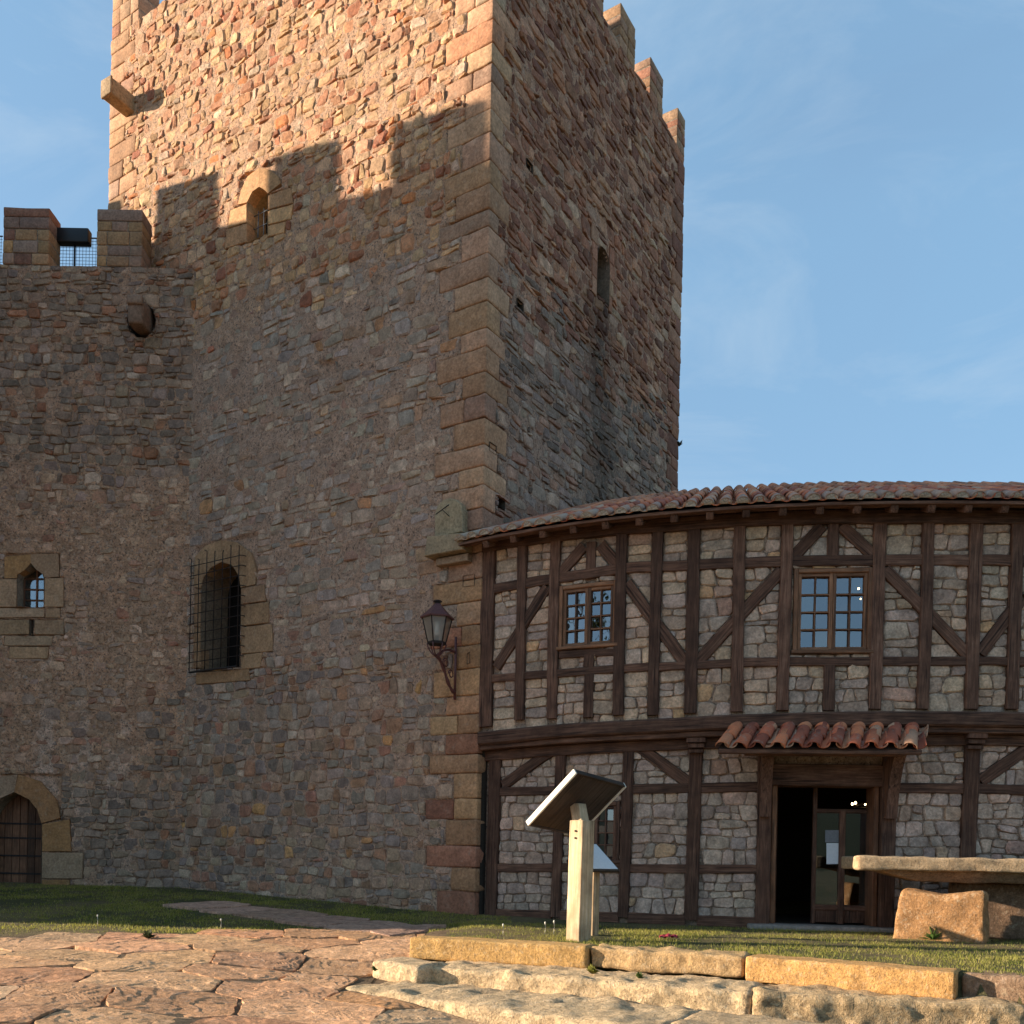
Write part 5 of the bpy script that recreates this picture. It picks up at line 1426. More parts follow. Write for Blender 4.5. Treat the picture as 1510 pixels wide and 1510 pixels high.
# ================================================================== FOREGROUND: PAVING, PATH, STEPS
rng = random.Random(47)
paving = link('paving', gridmesh('paving', np.array([[(x, y, float(gz(np.array(x), np.array(y)))+0.008) for y in np.linspace(5.0, 12.0, 30)] for x in np.linspace(-11.5, -1.6, 40)]), None, np.full((40, 30, 3), (0.15, 0.105, 0.065))), M['ground']); setp(paving, kind='structure')
steps_ex = [hit_z(598, 1384, KERB_Z), hit_z(540, 1416, 0.31), hit_z(503, 1456, 0.11)]
sx = [(p.x, p.y) for p in steps_ex]
sx_poly = [sx[0], sx[1], sx[2], (sx[2][0]+0.9, sx[2][1]-2.2), (9.0, sx[2][1]-3.0), (9.0, sx[0][1]), (0.0, sx[0][1]+0.25)]
def gzn(x, y): return float(gz(np.array(x), np.array(y)))
PAVC = [(3, (0.539, 0.370, 0.219)), (2, (0.517, 0.330, 0.198)), (1.8, (0.572, 0.410, 0.245)), (0.7, (0.473, 0.280, 0.168)), (0.6, (0.550, 0.430, 0.284)), (0.7, (0.561, 0.360, 0.185))]
def flagstone(poly, rng, zf, parent, pal, name='flagstone', th=0.022, nring=12, n=72, tilt=0.012, amp=0.016):
    p = ccw(poly); p = chaikin(p, 0.07); p = resample(p, n)
    cu = sum(q[0] for q in p)/n; cv = sum(q[1] for q in p)/n; A = abs(area(p)); r = math.sqrt(A/math.pi)
    sd = rng.randint(0, 9999)
    pa = np.array(p); jn = fbm(np.stack([pa[:, 0]*3.6, pa[:, 1]*3.6, np.full(n, sd*0.1)], -1), 4, sd, 0.65)
    pa = np.array([cu, cv]) + (pa-np.array([cu, cv]))*(1+jn*0.11)[:, None]
    tx, ty = rng.uniform(-tilt, tilt), rng.uniform(-tilt, tilt); lift = rng.uniform(0.0, 0.03)
    rings = [(1.0, -0.05), (0.9985, th*0.82), (0.992, th*0.99)] + [(f, th) for f in np.linspace(0.9, 0.18, nring)]
    V = []
    for f, o in rings:
        for q in pa:
            x, y = cu+(q[0]-cu)*f, cv+(q[1]-cv)*f; V.append([x, y, o])
    V.append([cu, cv, th]); V = np.array(V)
    top = V[:, 2] > 0
    q3 = np.stack([V[:, 0], V[:, 1], np.full(len(V), sd*0.013)], -1)
    nz = fbm(q3*2.2, 4, sd); lay_ = fbm(q3*1.3+7, 3, sd+3)
    strata = np.floor(lay_*5)/5.0                                    # split bedding planes
    V[:, 2] += np.where(top, nz*amp*0.8 + fbm(q3*14.0, 2, sd+9)*0.003 + strata*0.030 + lift*0.5 + tx*(V[:, 0]-cu)*4*0.25 + ty*(V[:, 1]-cv)*0.8, 0.0)
    V[:, 2] += np.array([zf(x, y) for x, y in V[:, :2]])
    Fc = []
    for k in range(len(rings)-1):
        for i in range(n): j = (i+1) % n; Fc.append((k*n+i, k*n+j, (k+1)*n+j, (k+1)*n+i))
    k = len(rings)-1
    for i in range(n): Fc.append((k*n+i, k*n+(i+1) % n, len(V)-1))
    me = mesh(name, V, Fc, np.tile(np.array(pick(rng, pal, 0.12)), (len(V), 1)), None, False)
    return link(name, me, M['paving'], parent)
seeds = []
y = 5.2
while y < 14.2:
    h_ = rng.uniform(0.62, 1.0); x = -11.5+rng.uniform(0, 1)
    while x < 0.9:
        w_ = rng.uniform(0.75, 1.75); seeds.append((x+w_/2, y+h_/2+rng.uniform(-.25, .25)*h_)); x += w_
    y += h_
sx3b = tuple(hit_z(962, 1518, 0.11))[:2]
STEP_EX = EX([sx[0], sx[1], sx[2], sx3b, (9.0, sx3b[1]), (9.0, sx[0][1]+0.3), (sx[0][0]+0.3, sx[0][1]+0.3)])
for p in voronoi(seeds, 1.35, (-11.5, 1.2, 5.0, 13.75), 2.1):
    if len(p) < 3: continue
    c = (sum(q[0] for q in p)/len(p), sum(q[1] for q in p)/len(p))
    far = float(PAVE_FAR(c[0]))
    if c[1] > far+0.1: continue
    p = clip(p, 0, 1, far+0.15+rng.uniform(-0.1, 0.15))
    if c[1] > sx[0][1]-0.6: p = clip(p, 1, 0, KX[0]+0.06)
    if len(p) < 3: continue
    p = exclude(p, STEP_EX)
    if len(p) < 3 or abs(area(p)) < 0.02: continue
    p = inset(ccw(p), rng.uniform(0.007, 0.022))
    if len(p) >= 3 and abs(area(p)) > 0.015: flagstone(p, rng, gzn, paving, PAVC)
# narrow path of slabs along the foot of the tower
path = link('path', gridmesh('path', np.array([[(*(np.array(hit_ground(290, 1334))*(1-f)+np.array(hit_ground(612, 1377))*f + np.array([0.3, 0.85])*w_), 0.0) for w_ in (-0.64, 0, 0.64)] for f in np.linspace(0, 1, 20)]), None, np.full((20, 3, 3), (0.14, 0.11, 0.07))), M['ground']); setp(path, kind='structure')
for v in path.data.vertices: v.co.z = gzn(v.co.x, v.co.y)+0.003
pa_, pb_ = np.array(hit_ground(285, 1333)), np.array(hit_ground(618, 1378))
dd = (pb_-pa_)/np.linalg.norm(pb_-pa_); nn_ = np.array([-dd[1], dd[0]]); L = np.linalg.norm(pb_-pa_); u = 0.0
while u < L-0.2:
    w_ = rng.uniform(0.7, 1.3); a = pa_+dd*u; b = pa_+dd*min(L, u+w_); hw_ = 0.62
    flagstone([tuple(a-nn_*hw_*rng.uniform(.85, 1.1)), tuple(b-nn_*hw_*rng.uniform(.85, 1.1)), tuple(b+nn_*hw_*rng.uniform(.85, 1.1)), tuple(a+nn_*hw_*rng.uniform(.85, 1.1))], rng, gzn, path, [(1, (0.42, 0.32, 0.25)), (1, (0.37, 0.29, 0.23))], 'path_slab', 0.03, 3, 20)
    u += w_+0.03

steps = thing('stone_steps', (2.0, 10.2, 0.0), 'long worn stone steps and orange kerb blocks edging the grass terrace', 'steps')
def step_block(pa, pb, ztop, hgt, dep, mat, col, seed, r=0.045, amp=0.03, name='step_block', nx=26, over=0.0):
    col = tuple(np.array(col)*np.array((1.12, 0.95, 0.76)))
    a = np.array(hit_z(*pa, ztop)); b = np.array(hit_z(*pb, ztop)); d = b-a; L = np.linalg.norm(d[:2]); d = np.array([d[0], d[1], 0])/L
    n_ = np.array([-d[1], d[0], 0]); c = (a+b)/2 + n_*dep/2; c[2] = ztop-hgt/2
    return rbox(name, c, d, n_, (0, 0, 1), L/2, dep/2, hgt/2, r, amp*0.8, 4.5, int(L/0.04), 12, 8, M[mat], steps, col, seed, octv=6)
step_block((603, 1382), (866, 1396), KERB_Z+0.005, 0.27, 0.42, 'step', (0.55, 0.375, 0.165), 1, 0.03, 0.018)
step_block((869, 1396), (1098, 1410), KERB_Z, 0.25, 0.42, 'step', (0.50, 0.37, 0.215), 2, 0.04, 0.06)
step_block((1099, 1410), (1409, 1434), KERB_Z+0.005, 0.28, 0.42, 'step', (0.54, 0.345, 0.15), 3, 0.025, 0.016)
step_block((1418, 1434), (1640, 1450), KERB_Z-0.01, 0.30, 0.42, 'step', (0.27, 0.195, 0.145), 4, 0.05, 0.03)
step_block((1645, 1450), (1990, 1478), KERB_Z, 0.28, 0.42, 'step', (0.48, 0.32, 0.17), 14, 0.04, 0.03)
step_block((608, 1387), (1990, 1482), KERB_Z-0.23, 0.16, 0.40, 'concrete', (0.36, 0.27, 0.17), 5, 0.03, 0.05, 'bedding', 60)
step_block((545, 1415), (617, 1424), 0.325, 0.26, 0.55, 'concrete', (0.60, 0.50, 0.36), 6, 0.06, 0.035, nx=12)
step_block((621, 1424), (1108, 1462), 0.30, 0.34, 0.9, 'concrete', (0.60, 0.49, 0.34), 7, 0.06, 0.07, nx=50)
step_block((1113, 1463), (1520, 1484), 0.30, 0.34, 0.9, 'concrete', (0.48, 0.38, 0.25), 8, 0.06, 0.08, nx=44)
step_block((1524, 1484), (2000, 1512), 0.30, 0.27, 0.9, 'concrete', (0.5, 0.40, 0.27), 18, 0.07, 0.05, nx=44)
step_block((506, 1455), (960, 1517), 0.11, 0.34, 1.3, 'concrete', (0.58, 0.48, 0.34), 9, 0.06, 0.07, nx=50)
step_block((966, 1518), (1700, 1600), 0.11, 0.34, 1.3, 'concrete', (0.5, 0.41, 0.29), 10, 0.07, 0.045, nx=50)

# ================================================================== STONE TABLE
tb = at_depth(1400, 1383, 13.0)
table = thing('stone_table', (tb.x, tb.y, KERB_Z), 'rough stone slab table on boulder supports, standing on the grass right of the door', 'table')
xl = at_depth(1284, 1276, 12.85).x
te1 = np.array((0.985, -0.17, 0)); te2 = np.array((0.17, 0.985, 0))
ztop_t = at_depth(1400, 1266, 12.85).z
def slabwarp(P):
    P = P.copy(); P[:, 0] += np.where(P[:, 0] < -1.9, 0.05*np.sin(P[:, 1]*6+1), 0)
    return P
slab = rbox('table_top', (xl+2.1, 13.3, ztop_t-0.085), te1, te2, (0, 0, 1), 2.1, 0.62, 0.095, 0.025, 0.03, 3.6, 60, 14, 4, M['step'], table, (0.52, 0.35, 0.20), 21, slabwarp, 4)
def uw(P):
    P = P.copy(); f = (P[:, 2]+0.085)/0.17; P[:, 0] = np.where(P[:, 0] < 0, P[:, 0]*(0.66+0.34*f), P[:, 0]); P[:, 1] *= (0.7+0.3*f); return P
rbox('table_underside', (xl+2.15, 13.33, ztop_t-0.25), te1, te2, (0, 0, 1), 1.95, 0.52, 0.085, 0.02, 0.03, 3.0, 30, 8, 3, M['step'], table, (0.34, 0.23, 0.15), 22, uw, 4)
bz0 = KERB_Z-0.03
bt = at_depth(1352, 1313, 12.9).z
bc = (at_depth(1330, 1383, 12.9)+at_depth(1452, 1383, 12.9))/2
def bw(P):
    P = P.copy(); f = (P[:, 2]+0.32)/0.64
    P[:, 0] = P[:, 0]*(1-0.10*f)+0.05*f; P[:, 2] += f*(0.05*np.abs(P[:, 0]-0.05)/0.5-0.03); return P
rbox('support_boulder', (bc.x, bc.y+0.12, (bz0+bt)/2-0.02), (0.86, -0.51, 0), (0.51, 0.86, 0), (0, 0, 1), 0.60, 0.24, (bt-bz0)/2, 0.05, 0.05, 3.4, 26, 10, 16, M['step'], table, (0.40, 0.205, 0.085), 23, bw, 5)
pc = at_depth(1480, 1383, 13.4)
rbox('support_pedestal', (pc.x+0.35, 13.6, (bz0+ztop_t-0.33)/2), te1, te2, (0, 0, 1), 0.95, 0.24, (ztop_t-0.33-bz0)/2, 0.05, 0.05, 3, 12, 4, 6, M['step'], table, (0.27, 0.16, 0.095), 24, None, 4)

# ================================================================== INFORMATION BOARDS
pbp = hit_z(853, 1385, KERB_Z)
ib = thing('information_board', (pbp.x, pbp.y, KERB_Z), 'tilted information board seen from behind on a thick pale wooden post', 'sign')
e1 = np.array((0.72, 0.69, 0)); e1 /= np.linalg.norm(e1); e2 = np.array((-e1[1], e1[0], 0))
ax_up = np.array((0.012, 0, 1.0)); ax_up /= np.linalg.norm(ax_up)
zt1 = at_depth(860, 1212, pbp.y).z
hgt = zt1-KERB_Z
def wood_box(name, c, a1, a2, a3, h1, h2, h3, mat, parent, seed, r=0.012, amp=0.004):
    """a3 is the grain direction"""
    return rbox(name, c, a3, a1, a2, h3, h1, h2, r, amp, 4, 8, 1, 1, M[mat], parent, None, seed)
wood_box('post', np.array(pbp)+ax_up*(hgt/2-0.03), e1, e2, ax_up, 0.115, 0.115, hgt/2+0.05, 'post_wood', ib, 3)
beta = math.radians(41)
ew = np.array((0.70, 0.70, -0.10)); ew /= np.linalg.norm(ew); es = np.array((-0.70*math.cos(beta), 0.70*math.cos(beta), -math.sin(beta))); es -= ew*(es@ew); es /= np.linalg.norm(es); en = np.cross(ew, es)
if en[2] < 0: en = -en
A_ = np.array(at_depth(848, 1139, pbp.y-0.25)); bwid, blen = 0.98, 0.96
Bc = A_ + ew*bwid/2 + es*blen/2
bd = rbox('board_panel', Bc, es, ew, en, blen/2, bwid/2, 0.022, 0.006, 0.001, 3, 2, 2, 0, M['board_wood'], ib, None, 5)
for sg, nm in ((-1, 'edge_trim'), (1, 'edge_trim')):
    rbox(nm, Bc+ew*sg*(bwid/2+0.012), es, ew, en, blen/2+0.02, 0.014, 0.04, 0.006, 0.002, 4, 3, 0, 0, M['white_edge'], ib, None, 6)
for sg in (-1, 1):
    rbox('edge_trim', Bc+es*sg*(blen/2+0.012), ew, es, en, bwid/2-0.004, 0.013, 0.036, 0.006, 0.002, 4, 3, 0, 0, M['board_wood'], ib, None, 7)
ttop = Bc - en*0.03
wood_box('strut', (np.array(pbp)+ax_up*(hgt-0.06) + ttop)/2 + np.array((0.0, 0, 0.0)), e1, e2, (ttop-(np.array(pbp)+ax_up*(hgt-0.12)))/np.linalg.norm(ttop-(np.array(pbp)+ax_up*(hgt-0.12))), 0.075, 0.085, np.linalg.norm(ttop-(np.array(pbp)+ax_up*(hgt-0.12)))/2, 'post_wood', ib, 8)
for k in range(2):
    bp_ = np.array(pbp)+ax_up*(hgt-0.12-0.09*k)-e2*0.0-e1*0.118
    tube('bolt', [tuple(bp_), tuple(bp_-e1*0.015)], 0.014, 6, M['iron'], ib)
# lower lectern behind it
q0 = np.array(at_depth(878, 1246, 13.0))
lb = thing('information_board', (q0[0]-0.1, q0[1], KERB_Z), 'low lectern board with a white panel, behind the thick wooden post', 'sign')
fs = np.array((0.70*math.cos(0.7), -0.70*math.cos(0.7), -math.sin(0.7))); fs /= np.linalg.norm(fs); fw_ = np.array((-0.70, -0.71, 0)); fn = np.cross(fs, fw_); fn = fn if fn[2] > 0 else -fn
lc = q0+fs*0.27+fw_*0.27
lpn = rbox('board_panel', lc, fs, fw_, fn, 0.29, 0.29, 0.018, 0.006, 0.001, 3, 1, 1, 0, M['board_wood'], lb, None, 9)
rbox('printed_sheet', lc+fn*0.021, fs, fw_, fn, 0.26, 0.26, 0.003, 0.001, 0.0, 3, 1, 1, 0, M['paper'], lb, None, 10)
pz = lc[2]-0.05
wood_box('post', (lc[0], lc[1]+0.05, (KERB_Z+pz)/2-0.03), e1, e2, np.array((0, 0, 1.0)), 0.065, 0.065, (pz-KERB_Z)/2+0.02, 'post_wood', lb, 11)

# ================================================================== WALL LANTERN
lt_, lz_ = hit_front(673, 985)
lant = thing('wall_lantern', F_front(lt_, lz_, 0.04), 'oxide-red iron wall lantern with smoky glass on a scrolled bracket at the tower corner', 'lantern')
LB = np.array(F_front(lt_, 0, 0.60)); LBx, LBy = LB[0], LB[1]
zA = at_depth(645, 948, LBy).z; zB = at_depth(645, 911, LBy).z; zC = at_depth(645, 896, LBy).z
def ringpts(r, z, n=6, ph=0.2): return [(LBx+r*math.cos(ph+2*math.pi*k/n), LBy+r*math.sin(ph+2*math.pi*k/n), z) for k in range(n)]
def loft(name, rings, mat, parent, closed_top=True, closed_bot=True, smoothf=False):
    n = len(rings[0]); V = [p for r in rings for p in r]; Fc = []
    for i in range(len(rings)-1):
        for j in range(n): Fc.append((i*n+j, i*n+(j+1) % n, (i+1)*n+(j+1) % n, (i+1)*n+j))
    if closed_bot: Fc.append(tuple(range(n))[::-1])
    if closed_top: Fc.append(tuple((len(rings)-1)*n+j for j in range(n)))
    return link(name, mesh(name, V, Fc, None, None, smoothf), mat, parent)
hood = loft('hood', [ringpts(0.30, zB-0.02), ringpts(0.305, zB+0.0), ringpts(0.20, zB+0.09), ringpts(0.10, zB+0.19), ringpts(0.06, zB+0.24)], M['lantern_red'], lant)
loft('finial', [ringpts(0.05, zB+0.235, 8), ringpts(0.05, zB+0.27, 8), ringpts(0.075, zB+0.275, 8), ringpts(0.075, zB+0.295, 8), ringpts(0.03, zB+0.31, 8)], M['iron'], hood)
top, bot = ringpts(0.255, zB-0.02), ringpts(0.155, zA)
for k in range(6):
    j = (k+1) % 6
    tube('frame_bar', [bot[k], top[k]], 0.013, 5, M['iron'], lant)
    link('pane', mesh('pane', [bot[k], bot[j], top[j], top[k]], [(0, 1, 2, 3)], None, None, False), M['lantern_glass'], lant)
loft('base', [ringpts(0.165, zA-0.03), ringpts(0.17, zA+0.012)], M['iron'], lant)
loft('bulb', [ringpts(0.03, zA+0.12, 8), ringpts(0.045, zA+0.16, 8), ringpts(0.045, zA+0.36, 8), ringpts(0.02, zA+0.40, 8)], M['bulbwhite'], lant, smoothf=True)
loft('socket', [ringpts(0.04, zA+0.013, 8), ringpts(0.04, zA+0.12, 8)], M['iron'], lant)
# scrolled bracket
wz1 = at_depth(674, 962, 16.4).z; wz0 = at_depth(676, 1022, 16.4).z
tube('wall_bar', [F_front(lt_-0.02, wz0-0.1, 0.06), F_front(lt_-0.02, wz1+0.3, 0.06)], 0.026, 6, M['lantern_red'], lant)
for k in range(6):
    a = 0.2+2*math.pi*k/6; p0 = np.array((LBx, LBy, zA-0.24)); p2 = np.array((LBx+0.17*math.cos(a), LBy+0.17*math.sin(a), zA-0.02)); p1 = np.array((LBx+0.13*math.cos(a), LBy+0.13*math.sin(a), zA-0.19))
    tube('scroll', [tuple(p0*(1-t)**2+2*p1*t*(1-t)+p2*t*t) for t in np.linspace(0, 1, 6)], 0.012, 5, M['lantern_red'], lant)
p0, p3 = np.array((LBx, LBy, zA-0.22)), np.array(F_front(lt_-0.02, wz0+0.02, 0.08))
arm = []
for t in np.linspace(0, 1, 14):
    q = p0*(1-t)+p3*t + np.array((0, 0, 0.05*math.sin(t*math.pi*2))); arm.append(tuple(q))
tube('arm', arm, [0.030+0.008*math.sin(i*1.7) for i in range(14)], 6, M['lantern_red'], lant)
p4 = np.array(F_front(lt_-0.02, wz1+0.02, 0.08))
tube('arm', [tuple(p0*(1-t)+p4*t+np.array((0, 0, 0.07*math.sin(t*math.pi)))) for t in np.linspace(0, 1, 9)], 0.022, 6, M['lantern_red'], lant)
for (f, rr) in ((0.35, 0.09), (0.65, 0.08)):
    cq = p0*(1-f)+p3*f+np.array((0.05, -0.02, 0.10))
    tube('scroll', [tuple(cq+np.array((*(NF*rr*math.cos(a)*(1-a/14)), rr*math.sin(a)*(1-a/14)))) for a in np.linspace(0, 7.5, 16)], 0.012, 5, M['lantern_red'], lant)

# ================================================================== SUNDIAL
sun_c = hit_front(668, 800)
sdial = thing('sundial', F_front(sun_c[0], sun_c[1], 0.05), 'arched stone sundial tablet on a projecting block at the tower corner above the eave', 'sundial')
sp_ = [(649, 797), (690, 788), (690, 757), (687, 747), (680, 741), (671, 739), (661, 742), (653, 750), (649, 762)]
slab2d('dial_tablet', [hit_front(*p) for p in sp_], F_front, 0.0, 0.17, M['ashlar'], sdial, (0.37, 0.28, 0.17), False, 0.012)
slab2d('ledge', [hit_front(*p) for p in ((640, 827), (697, 817), (697, 793), (644, 798))], F_front, 0.0, 0.30, M['ashlar'], sdial, (0.35, 0.26, 0.16), False, 0.012)
slab2d('corbel', [hit_front(*p) for p in ((650, 838), (697, 830), (697, 819), (650, 828))], F_front, 0.0, 0.16, M['ashlar'], sdial, (0.33, 0.22, 0.14), False, 0.012)
ga, gb2, gc = hit_front(670, 749), hit_front(660, 768), hit_front(671, 766)
tube('gnomon', [F_front(*ga, 0.17), F_front(*gb2, 0.36)], 0.009, 5, M['iron'], sdial)
tube('gnomon_stay', [F_front(*gc, 0.17), F_front((ga[0]+gb2[0])/2, (ga[1]+gb2[1])/2, 0.28)], 0.007, 5, M['iron'], sdial)

# ================================================================== ON THE WALL TOP: FLOODLIGHT AND WIRE RAILING
f0, f1 = hit_cur(84, 357, -0.35), hit_cur(131, 337, -0.35)
fl = thing('floodlight', ((f0[0]+f1[0])/2, CURY+0.35, CZ_TOP), 'black box floodlight between two merlons on the left wall', 'floodlight')
rbox('housing', ((f0[0]+f1[0])/2, CURY+0.42, (f0[1]+f1[1])/2), (1, 0, 0), (0, 1, 0), (0, 0, 1), (f1[0]-f0[0])/2, 0.10, (f1[1]-f0[1])/2, 0.02, 0.0, 3, 1, 1, 1, M['black'], fl)
tube('bracket', [((f0[0]+f1[0])/2, CURY+0.45, CZ_TOP), ((f0[0]+f1[0])/2, CURY+0.45, f0[1]+0.03)], 0.02, 6, M['black'], fl)
def railing(xa, xb, lab):
    a, b = hit_cur(xa, 351, -0.55)[0], hit_cur(xb, 351, -0.55)[0]; zt = hit_cur(100, 350.5, -0.55)[1]
    r = thing('wire_railing', ((a+b)/2, CURY+0.55, CZ_TOP), lab, 'railing', 'wire mesh railings between the merlons')
    V, Fc = [], []
    tube('top_wire', [(a, CURY+0.55, zt), (b, CURY+0.55, zt)], 0.016, 5, M['steel'], r)
    def wire(p, q, t=0.0055):
        k = len(V); p, q = np.array(p), np.array(q); d = q-p; d /= np.linalg.norm(d); n1 = np.cross(d, (0, 1, 0)); n1 /= np.linalg.norm(n1)
        for e in (p, q):
            for sg in ((1, 0), (-0.5, 0.87), (-0.5, -0.87)): V.append(tuple(e+n1*t*sg[0]+np.array((0, 1, 0))*t*sg[1]))
        for j in range(3): Fc.append((k+j, k+(j+1) % 3, k+3+(j+1) % 3, k+3+j))
    x = a
    while x < b: wire((x, CURY+0.55, CZ_TOP), (x, CURY+0.55, zt)); x += 0.075
    z = CZ_TOP+0.03
    while z < zt: wire((a, CURY+0.55, z), (b, CURY+0.55, z)); z += 0.075
    o = link('wire_mesh', mesh('wire_mesh', V, Fc), M['steel'], r); o['kind'] = 'stuff'
railing(74, 143, 'wire mesh railing behind the black floodlight between two merlons')
railing(-66, 4, 'wire mesh railing at the left edge, left of the first merlon')

# ================================================================== GRASS AND WEEDS
gr = np.random.default_rng(5)
ctr = np.array([[p.x, p.y] for p in _kp])
def blades(pts, h0, h1, wid, col):
    n = len(pts); ang = gr.uniform(0, 2*math.pi, n); h = gr.uniform(h0, h1, n); lean = gr.uniform(0.1, 0.75, n)*h; la = gr.uniform(0, 2*math.pi, n)
    b = np.zeros((n, 3, 3)); dx = np.stack([np.cos(ang), np.sin(ang), np.zeros(n)], -1)*wid*gr.uniform(0.6, 1.3, n)[:, None]
    b[:, 0] = pts-dx; b[:, 1] = pts+dx; b[:, 2] = pts+np.stack([np.cos(la)*lean, np.sin(la)*lean, h], -1)
    c = np.repeat(col[:, None, :], 3, 1)
    return b.reshape(-1, 3), c.reshape(-1, 3)
def grass_at(x, y, dens_noise=1.0):
    z = gz(x, y); return np.stack([x, y, z], -1)
VS, CS = [], []
def field(x0, x1, y0, y1, n, ok, h0, h1, wid, base):
    x = gr.uniform(x0, x1, n); y = gr.uniform(y0, y1, n); q = np.stack([x, y, x*0], -1)
    nz = fbm(q*1.7, 3, 9); nz2 = fbm(q*5.0, 2, 12)
    m = ok(x, y) & (gr.uniform(-0.5, 1.0, n) < nz*1.5+nz2*1.1+0.24)
    x, y, nz, nz2 = x[m], y[m], nz[m], nz2[m]; p = np.stack([x, y, gz(x, y)-0.005], -1)
    k = len(x); t = np.clip(0.5+nz*0.9+gr.uniform(-0.4, 0.4, k), 0, 1)[:, None]
    col = np.array(base[0])*(1-t)+np.array(base[1])*t; dry = (gr.uniform(0, 1, k) < 0.22)[:, None]
    col = np.where(dry, np.array((0.42, 0.34, 0.13)), col)*gr.uniform(0.7, 1.25, k)[:, None]
    v, c = blades(p, h0, h1, wid, col); VS.append(v); CS.append(c)
kyf = lambda x: np.interp(x, KX, KY)
GB = ((0.16, 0.185, 0.03), (0.37, 0.335, 0.07))
field(-0.9, 10.5, 8.0, 14.6, 150000, lambda x, y: (y > kyf(x)+0.30) & (y < _yw(x)+0.12) & (x > KX[0]+0.15), 0.012, 0.052, 0.004, GB)
path_d = lambda x, y: np.abs((x-pa_[0])*nn_[0]+(y-pa_[1])*nn_[1])
def lawn_ok(x, y):
    fr = (x-TC[0])*NF[0]+(y-TC[1])*NF[1]          # distance in front of the tower face
    return (y > PAVE_FAR(x)-0.05) & (y < CURY-0.02) & (fr > 0.03) & ((path_d(x, y) > 0.62) | (x < pa_[0]-0.3) | (x > pb_[0]+0.1)) & ((x < KX[0]+0.2) | (y > kyf(x)+0.3))
field(-12.5, 0.0, 11.8, 20.5, 190000, lawn_ok, 0.015, 0.055, 0.006, GB)
field(-10, -1.2, 7.0, 13.7, 5000, lambda x, y: (y < PAVE_FAR(x)) & (fbm(np.stack([x*0.8, y*0.8, x*0], -1), 3, 77) > 0.22), 0.012, 0.045, 0.004, GB)
VS_, CS_ = np.concatenate(VS), np.concatenate(CS); nb = len(VS_)//3
me = bpy.data.meshes.new('grass'); me.vertices.add(len(VS_)); me.vertices.foreach_set('co', VS_.astype(np.float32).ravel())
me.loops.add(nb*3); me.loops.foreach_set('vertex_index', np.arange(nb*3, dtype=np.int32)); me.polygons.add(nb); me.polygons.foreach_set('loop_start', np.arange(0, nb*3, 3, dtype=np.int32)); me.update(calc_edges=True)
add_col(me, CS_); grass = link('grass', me, M['grass']); setp(grass, 'short green and yellowing grass on the terrace and the lawn below the walls', None, None, 'stuff')
def leafy(name, p, n, size, lab, seed, col=(0.07, 0.11, 0.025), tall=1.0):
    r = random.Random(seed); V, Fc, C = [], [], []
    for i in range(n):
        a = r.uniform(0, 2*math.pi); t = r.uniform(0.15, 1.0); L = size*r.uniform(0.5, 1.0)
        d = Vector((math.cos(a)*t, math.sin(a)*t, tall*r.uniform(0.25, 1.1))).normalized(); s_ = d.cross(Vector((0, 0, 1))).normalized()*L*0.20
        b = Vector(p); m1 = b+d*L*0.55; e = b+d*L+Vector((0, 0, -0.25*L*t)); k = len(V)
        V += [b, m1+s_, e, m1-s_]; Fc += [(k, k+1, k+2, k+3)]; f = r.uniform(0.6, 1.5); C += [(col[0]*f, col[1]*f, col[2]*f)]*4
    o = link(name, mesh(name, V, Fc, np.array(C), None, False), M['grass']); setp(o, lab, 'weed'); return o
wp_ = lambda px, py, z: tuple(hit_z(px, py, z))
leafy('weed_plant', wp_(853, 1417, 0.36), 34, 0.15, 'dark leafy weed growing in the gap between the first two kerb blocks', 1)
leafy('weed_plant', wp_(873, 1436, 0.31), 40, 0.14, 'yellowish weed tuft on the step just right of the kerb gap', 2, (0.17, 0.16, 0.03))
leafy('weed_plant', wp_(942, 1443, 0.31), 26, 0.10, 'small green weed on the step under the cracked kerb block', 3)
leafy('weed_plant', wp_(1375, 1386, KERB_Z), 50, 0.22, 'leafy green weed at the foot of the table boulder', 4, (0.08, 0.14, 0.03))
leafy('weed_plant', wp_(218, 1384, 0.36), 36, 0.16, 'dark weed tuft at the far edge of the paving below the tower', 5, (0.04, 0.05, 0.02))
leafy('weed_plant', wp_(553, 1432, 0.28), 24, 0.09, 'tiny weed at the left end of the middle step', 6)
wr = F_right(S_END, at_depth(1006, 660, 23.9).z, 0.03)
leafy('wall_weed', wr, 22, 0.22, 'small plant sprouting from the right edge of the tower', 7, (0.05, 0.05, 0.03))
for i, (px_, py_, hh, lab) in enumerate(((143, 1366, 0.16, 'single dry seed stalk in the sunlit lawn at left'), (325, 1371, 0.15, 'single dry seed stalk by the paving below the tower'), (803, 1378, 0.17, 'left of two dry stalks beside the board post'), (816, 1378, 0.19, 'right of two dry stalks beside the board post'), (741, 1379, 0.15, 'lone dry stalk behind the first kerb block'))):
    p = hit_ground(px_, py_) if px_ < 600 else (hit_z(px_, py_, KERB_Z).x, hit_z(px_, py_, KERB_Z).y)
    z = gzn(*p)
    st = thing('dry_stalk', (p[0], p[1], z), lab, 'plant')
    tube('stem', [(p[0], p[1], z-0.02), (p[0]+0.01, p[1], z+hh*0.6), (p[0]+0.005, p[1], z+hh)], 0.004, 4, M['white_edge'], st)
    link('seed_head', sphere_mesh('seed_head', 0.011, (p[0]+0.005, p[1], z+hh), 6, 5, (1, 1, 1.8)), M['white_edge'], st)
rp = hit_z(986, 1384, KERB_Z)
V, Fc = [], []
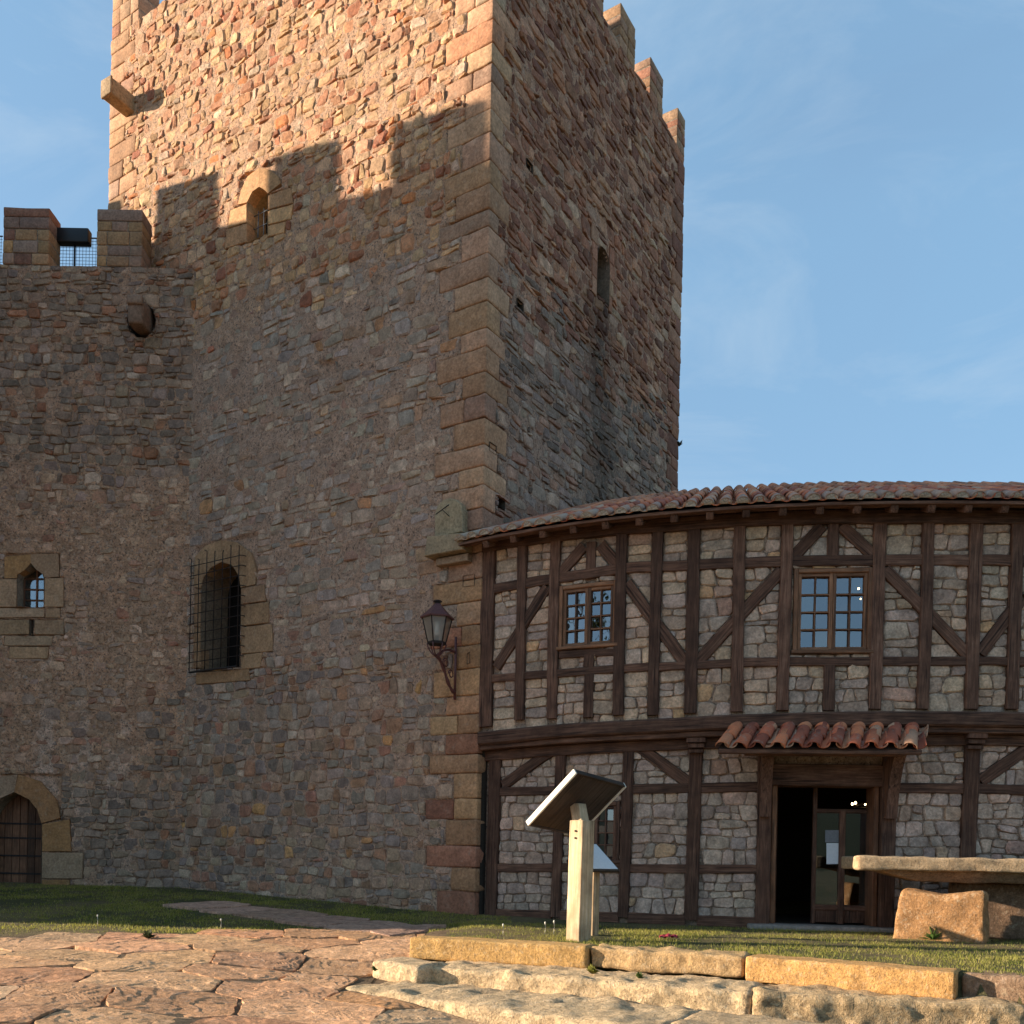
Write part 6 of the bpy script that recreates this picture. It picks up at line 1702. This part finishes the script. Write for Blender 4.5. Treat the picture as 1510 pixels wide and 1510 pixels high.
for i in range(9):
    for j in range(7):
        a, b = (i/8-0.5)*0.24, (j/6-0.5)*0.16; V.append((rp.x+a, rp.y+b, KERB_Z+0.015+0.05*abs(math.sin(i*1.1+j*0.9))*math.exp(-(a*a+b*b)*60)+0.02*math.cos(i*2.3-j)))
for i in range(8):
    for j in range(6): Fc.append((i*7+j, (i+1)*7+j, (i+1)*7+j+1, i*7+j+1))
setp(link('cloth_scrap', mesh('cloth_scrap', V, Fc), M['red']), 'small crumpled red scrap lying on the grass left of the door', 'scrap')

# ================================================================== BEHIND THE CAMERA: what the window panes mirror
def hill(name, cx_, cy_, rx, ry, h, seed):
    n, m = 40, 10; V, Fc, C = [], [], []
    for i in range(m+1):
        f = i/m
        for j in range(n):
            a = 2*math.pi*j/n; nz = float(fbm(np.array([[math.cos(a)*3+seed, math.sin(a)*3, f*2]]), 3, seed)[0])
            V.append((cx_+rx*f*math.cos(a), cy_+ry*f*math.sin(a), -1.0+h*(1-f*f)*(1+0.35*nz))); C.append((0.05, 0.055, 0.03))
    for i in range(m):
        for j in range(n): Fc.append((i*n+j, (i+1)*n+j, (i+1)*n+(j+1) % n, i*n+(j+1) % n))
    setp(link(name, mesh(name, V, Fc, np.array(C)), M['ground']), kind='structure')
hill('hills', 60, -420, 420, 130, 30, 3)
hill('hills', -420, -380, 300, 160, 36, 5)
def tree(x, y, z, H, lab, seed):
    r = random.Random(seed); t = thing('bare_tree', (x, y, z), lab, 'tree')
    V, Fc = [], []
    def limb(p, d, L, rad, dep):
        n = 5; k = len(V); pts = [p]
        for i in range(3):
            d = (d+Vector((r.uniform(-.25, .25), r.uniform(-.25, .25), r.uniform(-.05, .2)))).normalized(); pts.append(pts[-1]+d*L/3)
        for i, q in enumerate(pts):
            rr = rad*(1-0.5*i/3); a = d.cross(Vector((0.3, 0.2, 1))).normalized(); b = d.cross(a)
            for j in range(n): V.append(q+(a*math.cos(j*6.283/n)+b*math.sin(j*6.283/n))*rr)
        for i in range(3):
            for j in range(n): Fc.append((k+i*n+j, k+i*n+(j+1) % n, k+(i+1)*n+(j+1) % n, k+(i+1)*n+j))
        if dep > 0:
            for c in range(3 if dep > 1 else 4):
                nd = (d+Vector((r.uniform(-1, 1), r.uniform(-1, 1), r.uniform(-0.2, 0.8)))*0.9).normalized(); limb(pts[r.choice((2, 3))], nd, L*r.uniform(0.55, 0.8), rad*0.5, dep-1)
    limb(Vector((x, y, z-0.1)), Vector((0, 0, 1)), H*0.38, H*0.03, 5)
    V2 = [tuple(v) for v in V]
    link('trunk', mesh('trunk', V2, Fc, np.full((len(V2), 3), 0.05), [(v[0], v[1], v[2]) for v in V2]), M['board_wood'], t)
    LV, LF, LC = [], [], []
    for i in range(2600):
        v = V[r.randrange(len(V)//4, len(V))]+Vector((r.uniform(-.3, .3), r.uniform(-.3, .3), r.uniform(-.3, .3)))
        a = Vector((r.uniform(-1, 1), r.uniform(-1, 1), r.uniform(-1, 1))).normalized()*0.09; b = a.cross(Vector((r.random(), r.random(), 1))).normalized()*0.06; k = len(LV)
        LV += [tuple(v-a), tuple(v+b), tuple(v+a), tuple(v-b)]; LF.append((k, k+1, k+2, k+3)); f = r.uniform(0.6, 1.3); LC += [(0.06*f, 0.07*f, 0.025*f)]*4
    o = link('crown', mesh('crown', LV, LF, np.array(LC), None, False), M['grass'], t)
tree(-12.5, -3.5, -0.3, 13.0, 'sparse tall tree standing behind the viewer, mirrored in the left casement', 3)
tree(-9.0, -7.5, -0.3, 12.0, 'second sparse tree farther behind the viewer, mirrored in the left casement', 4)
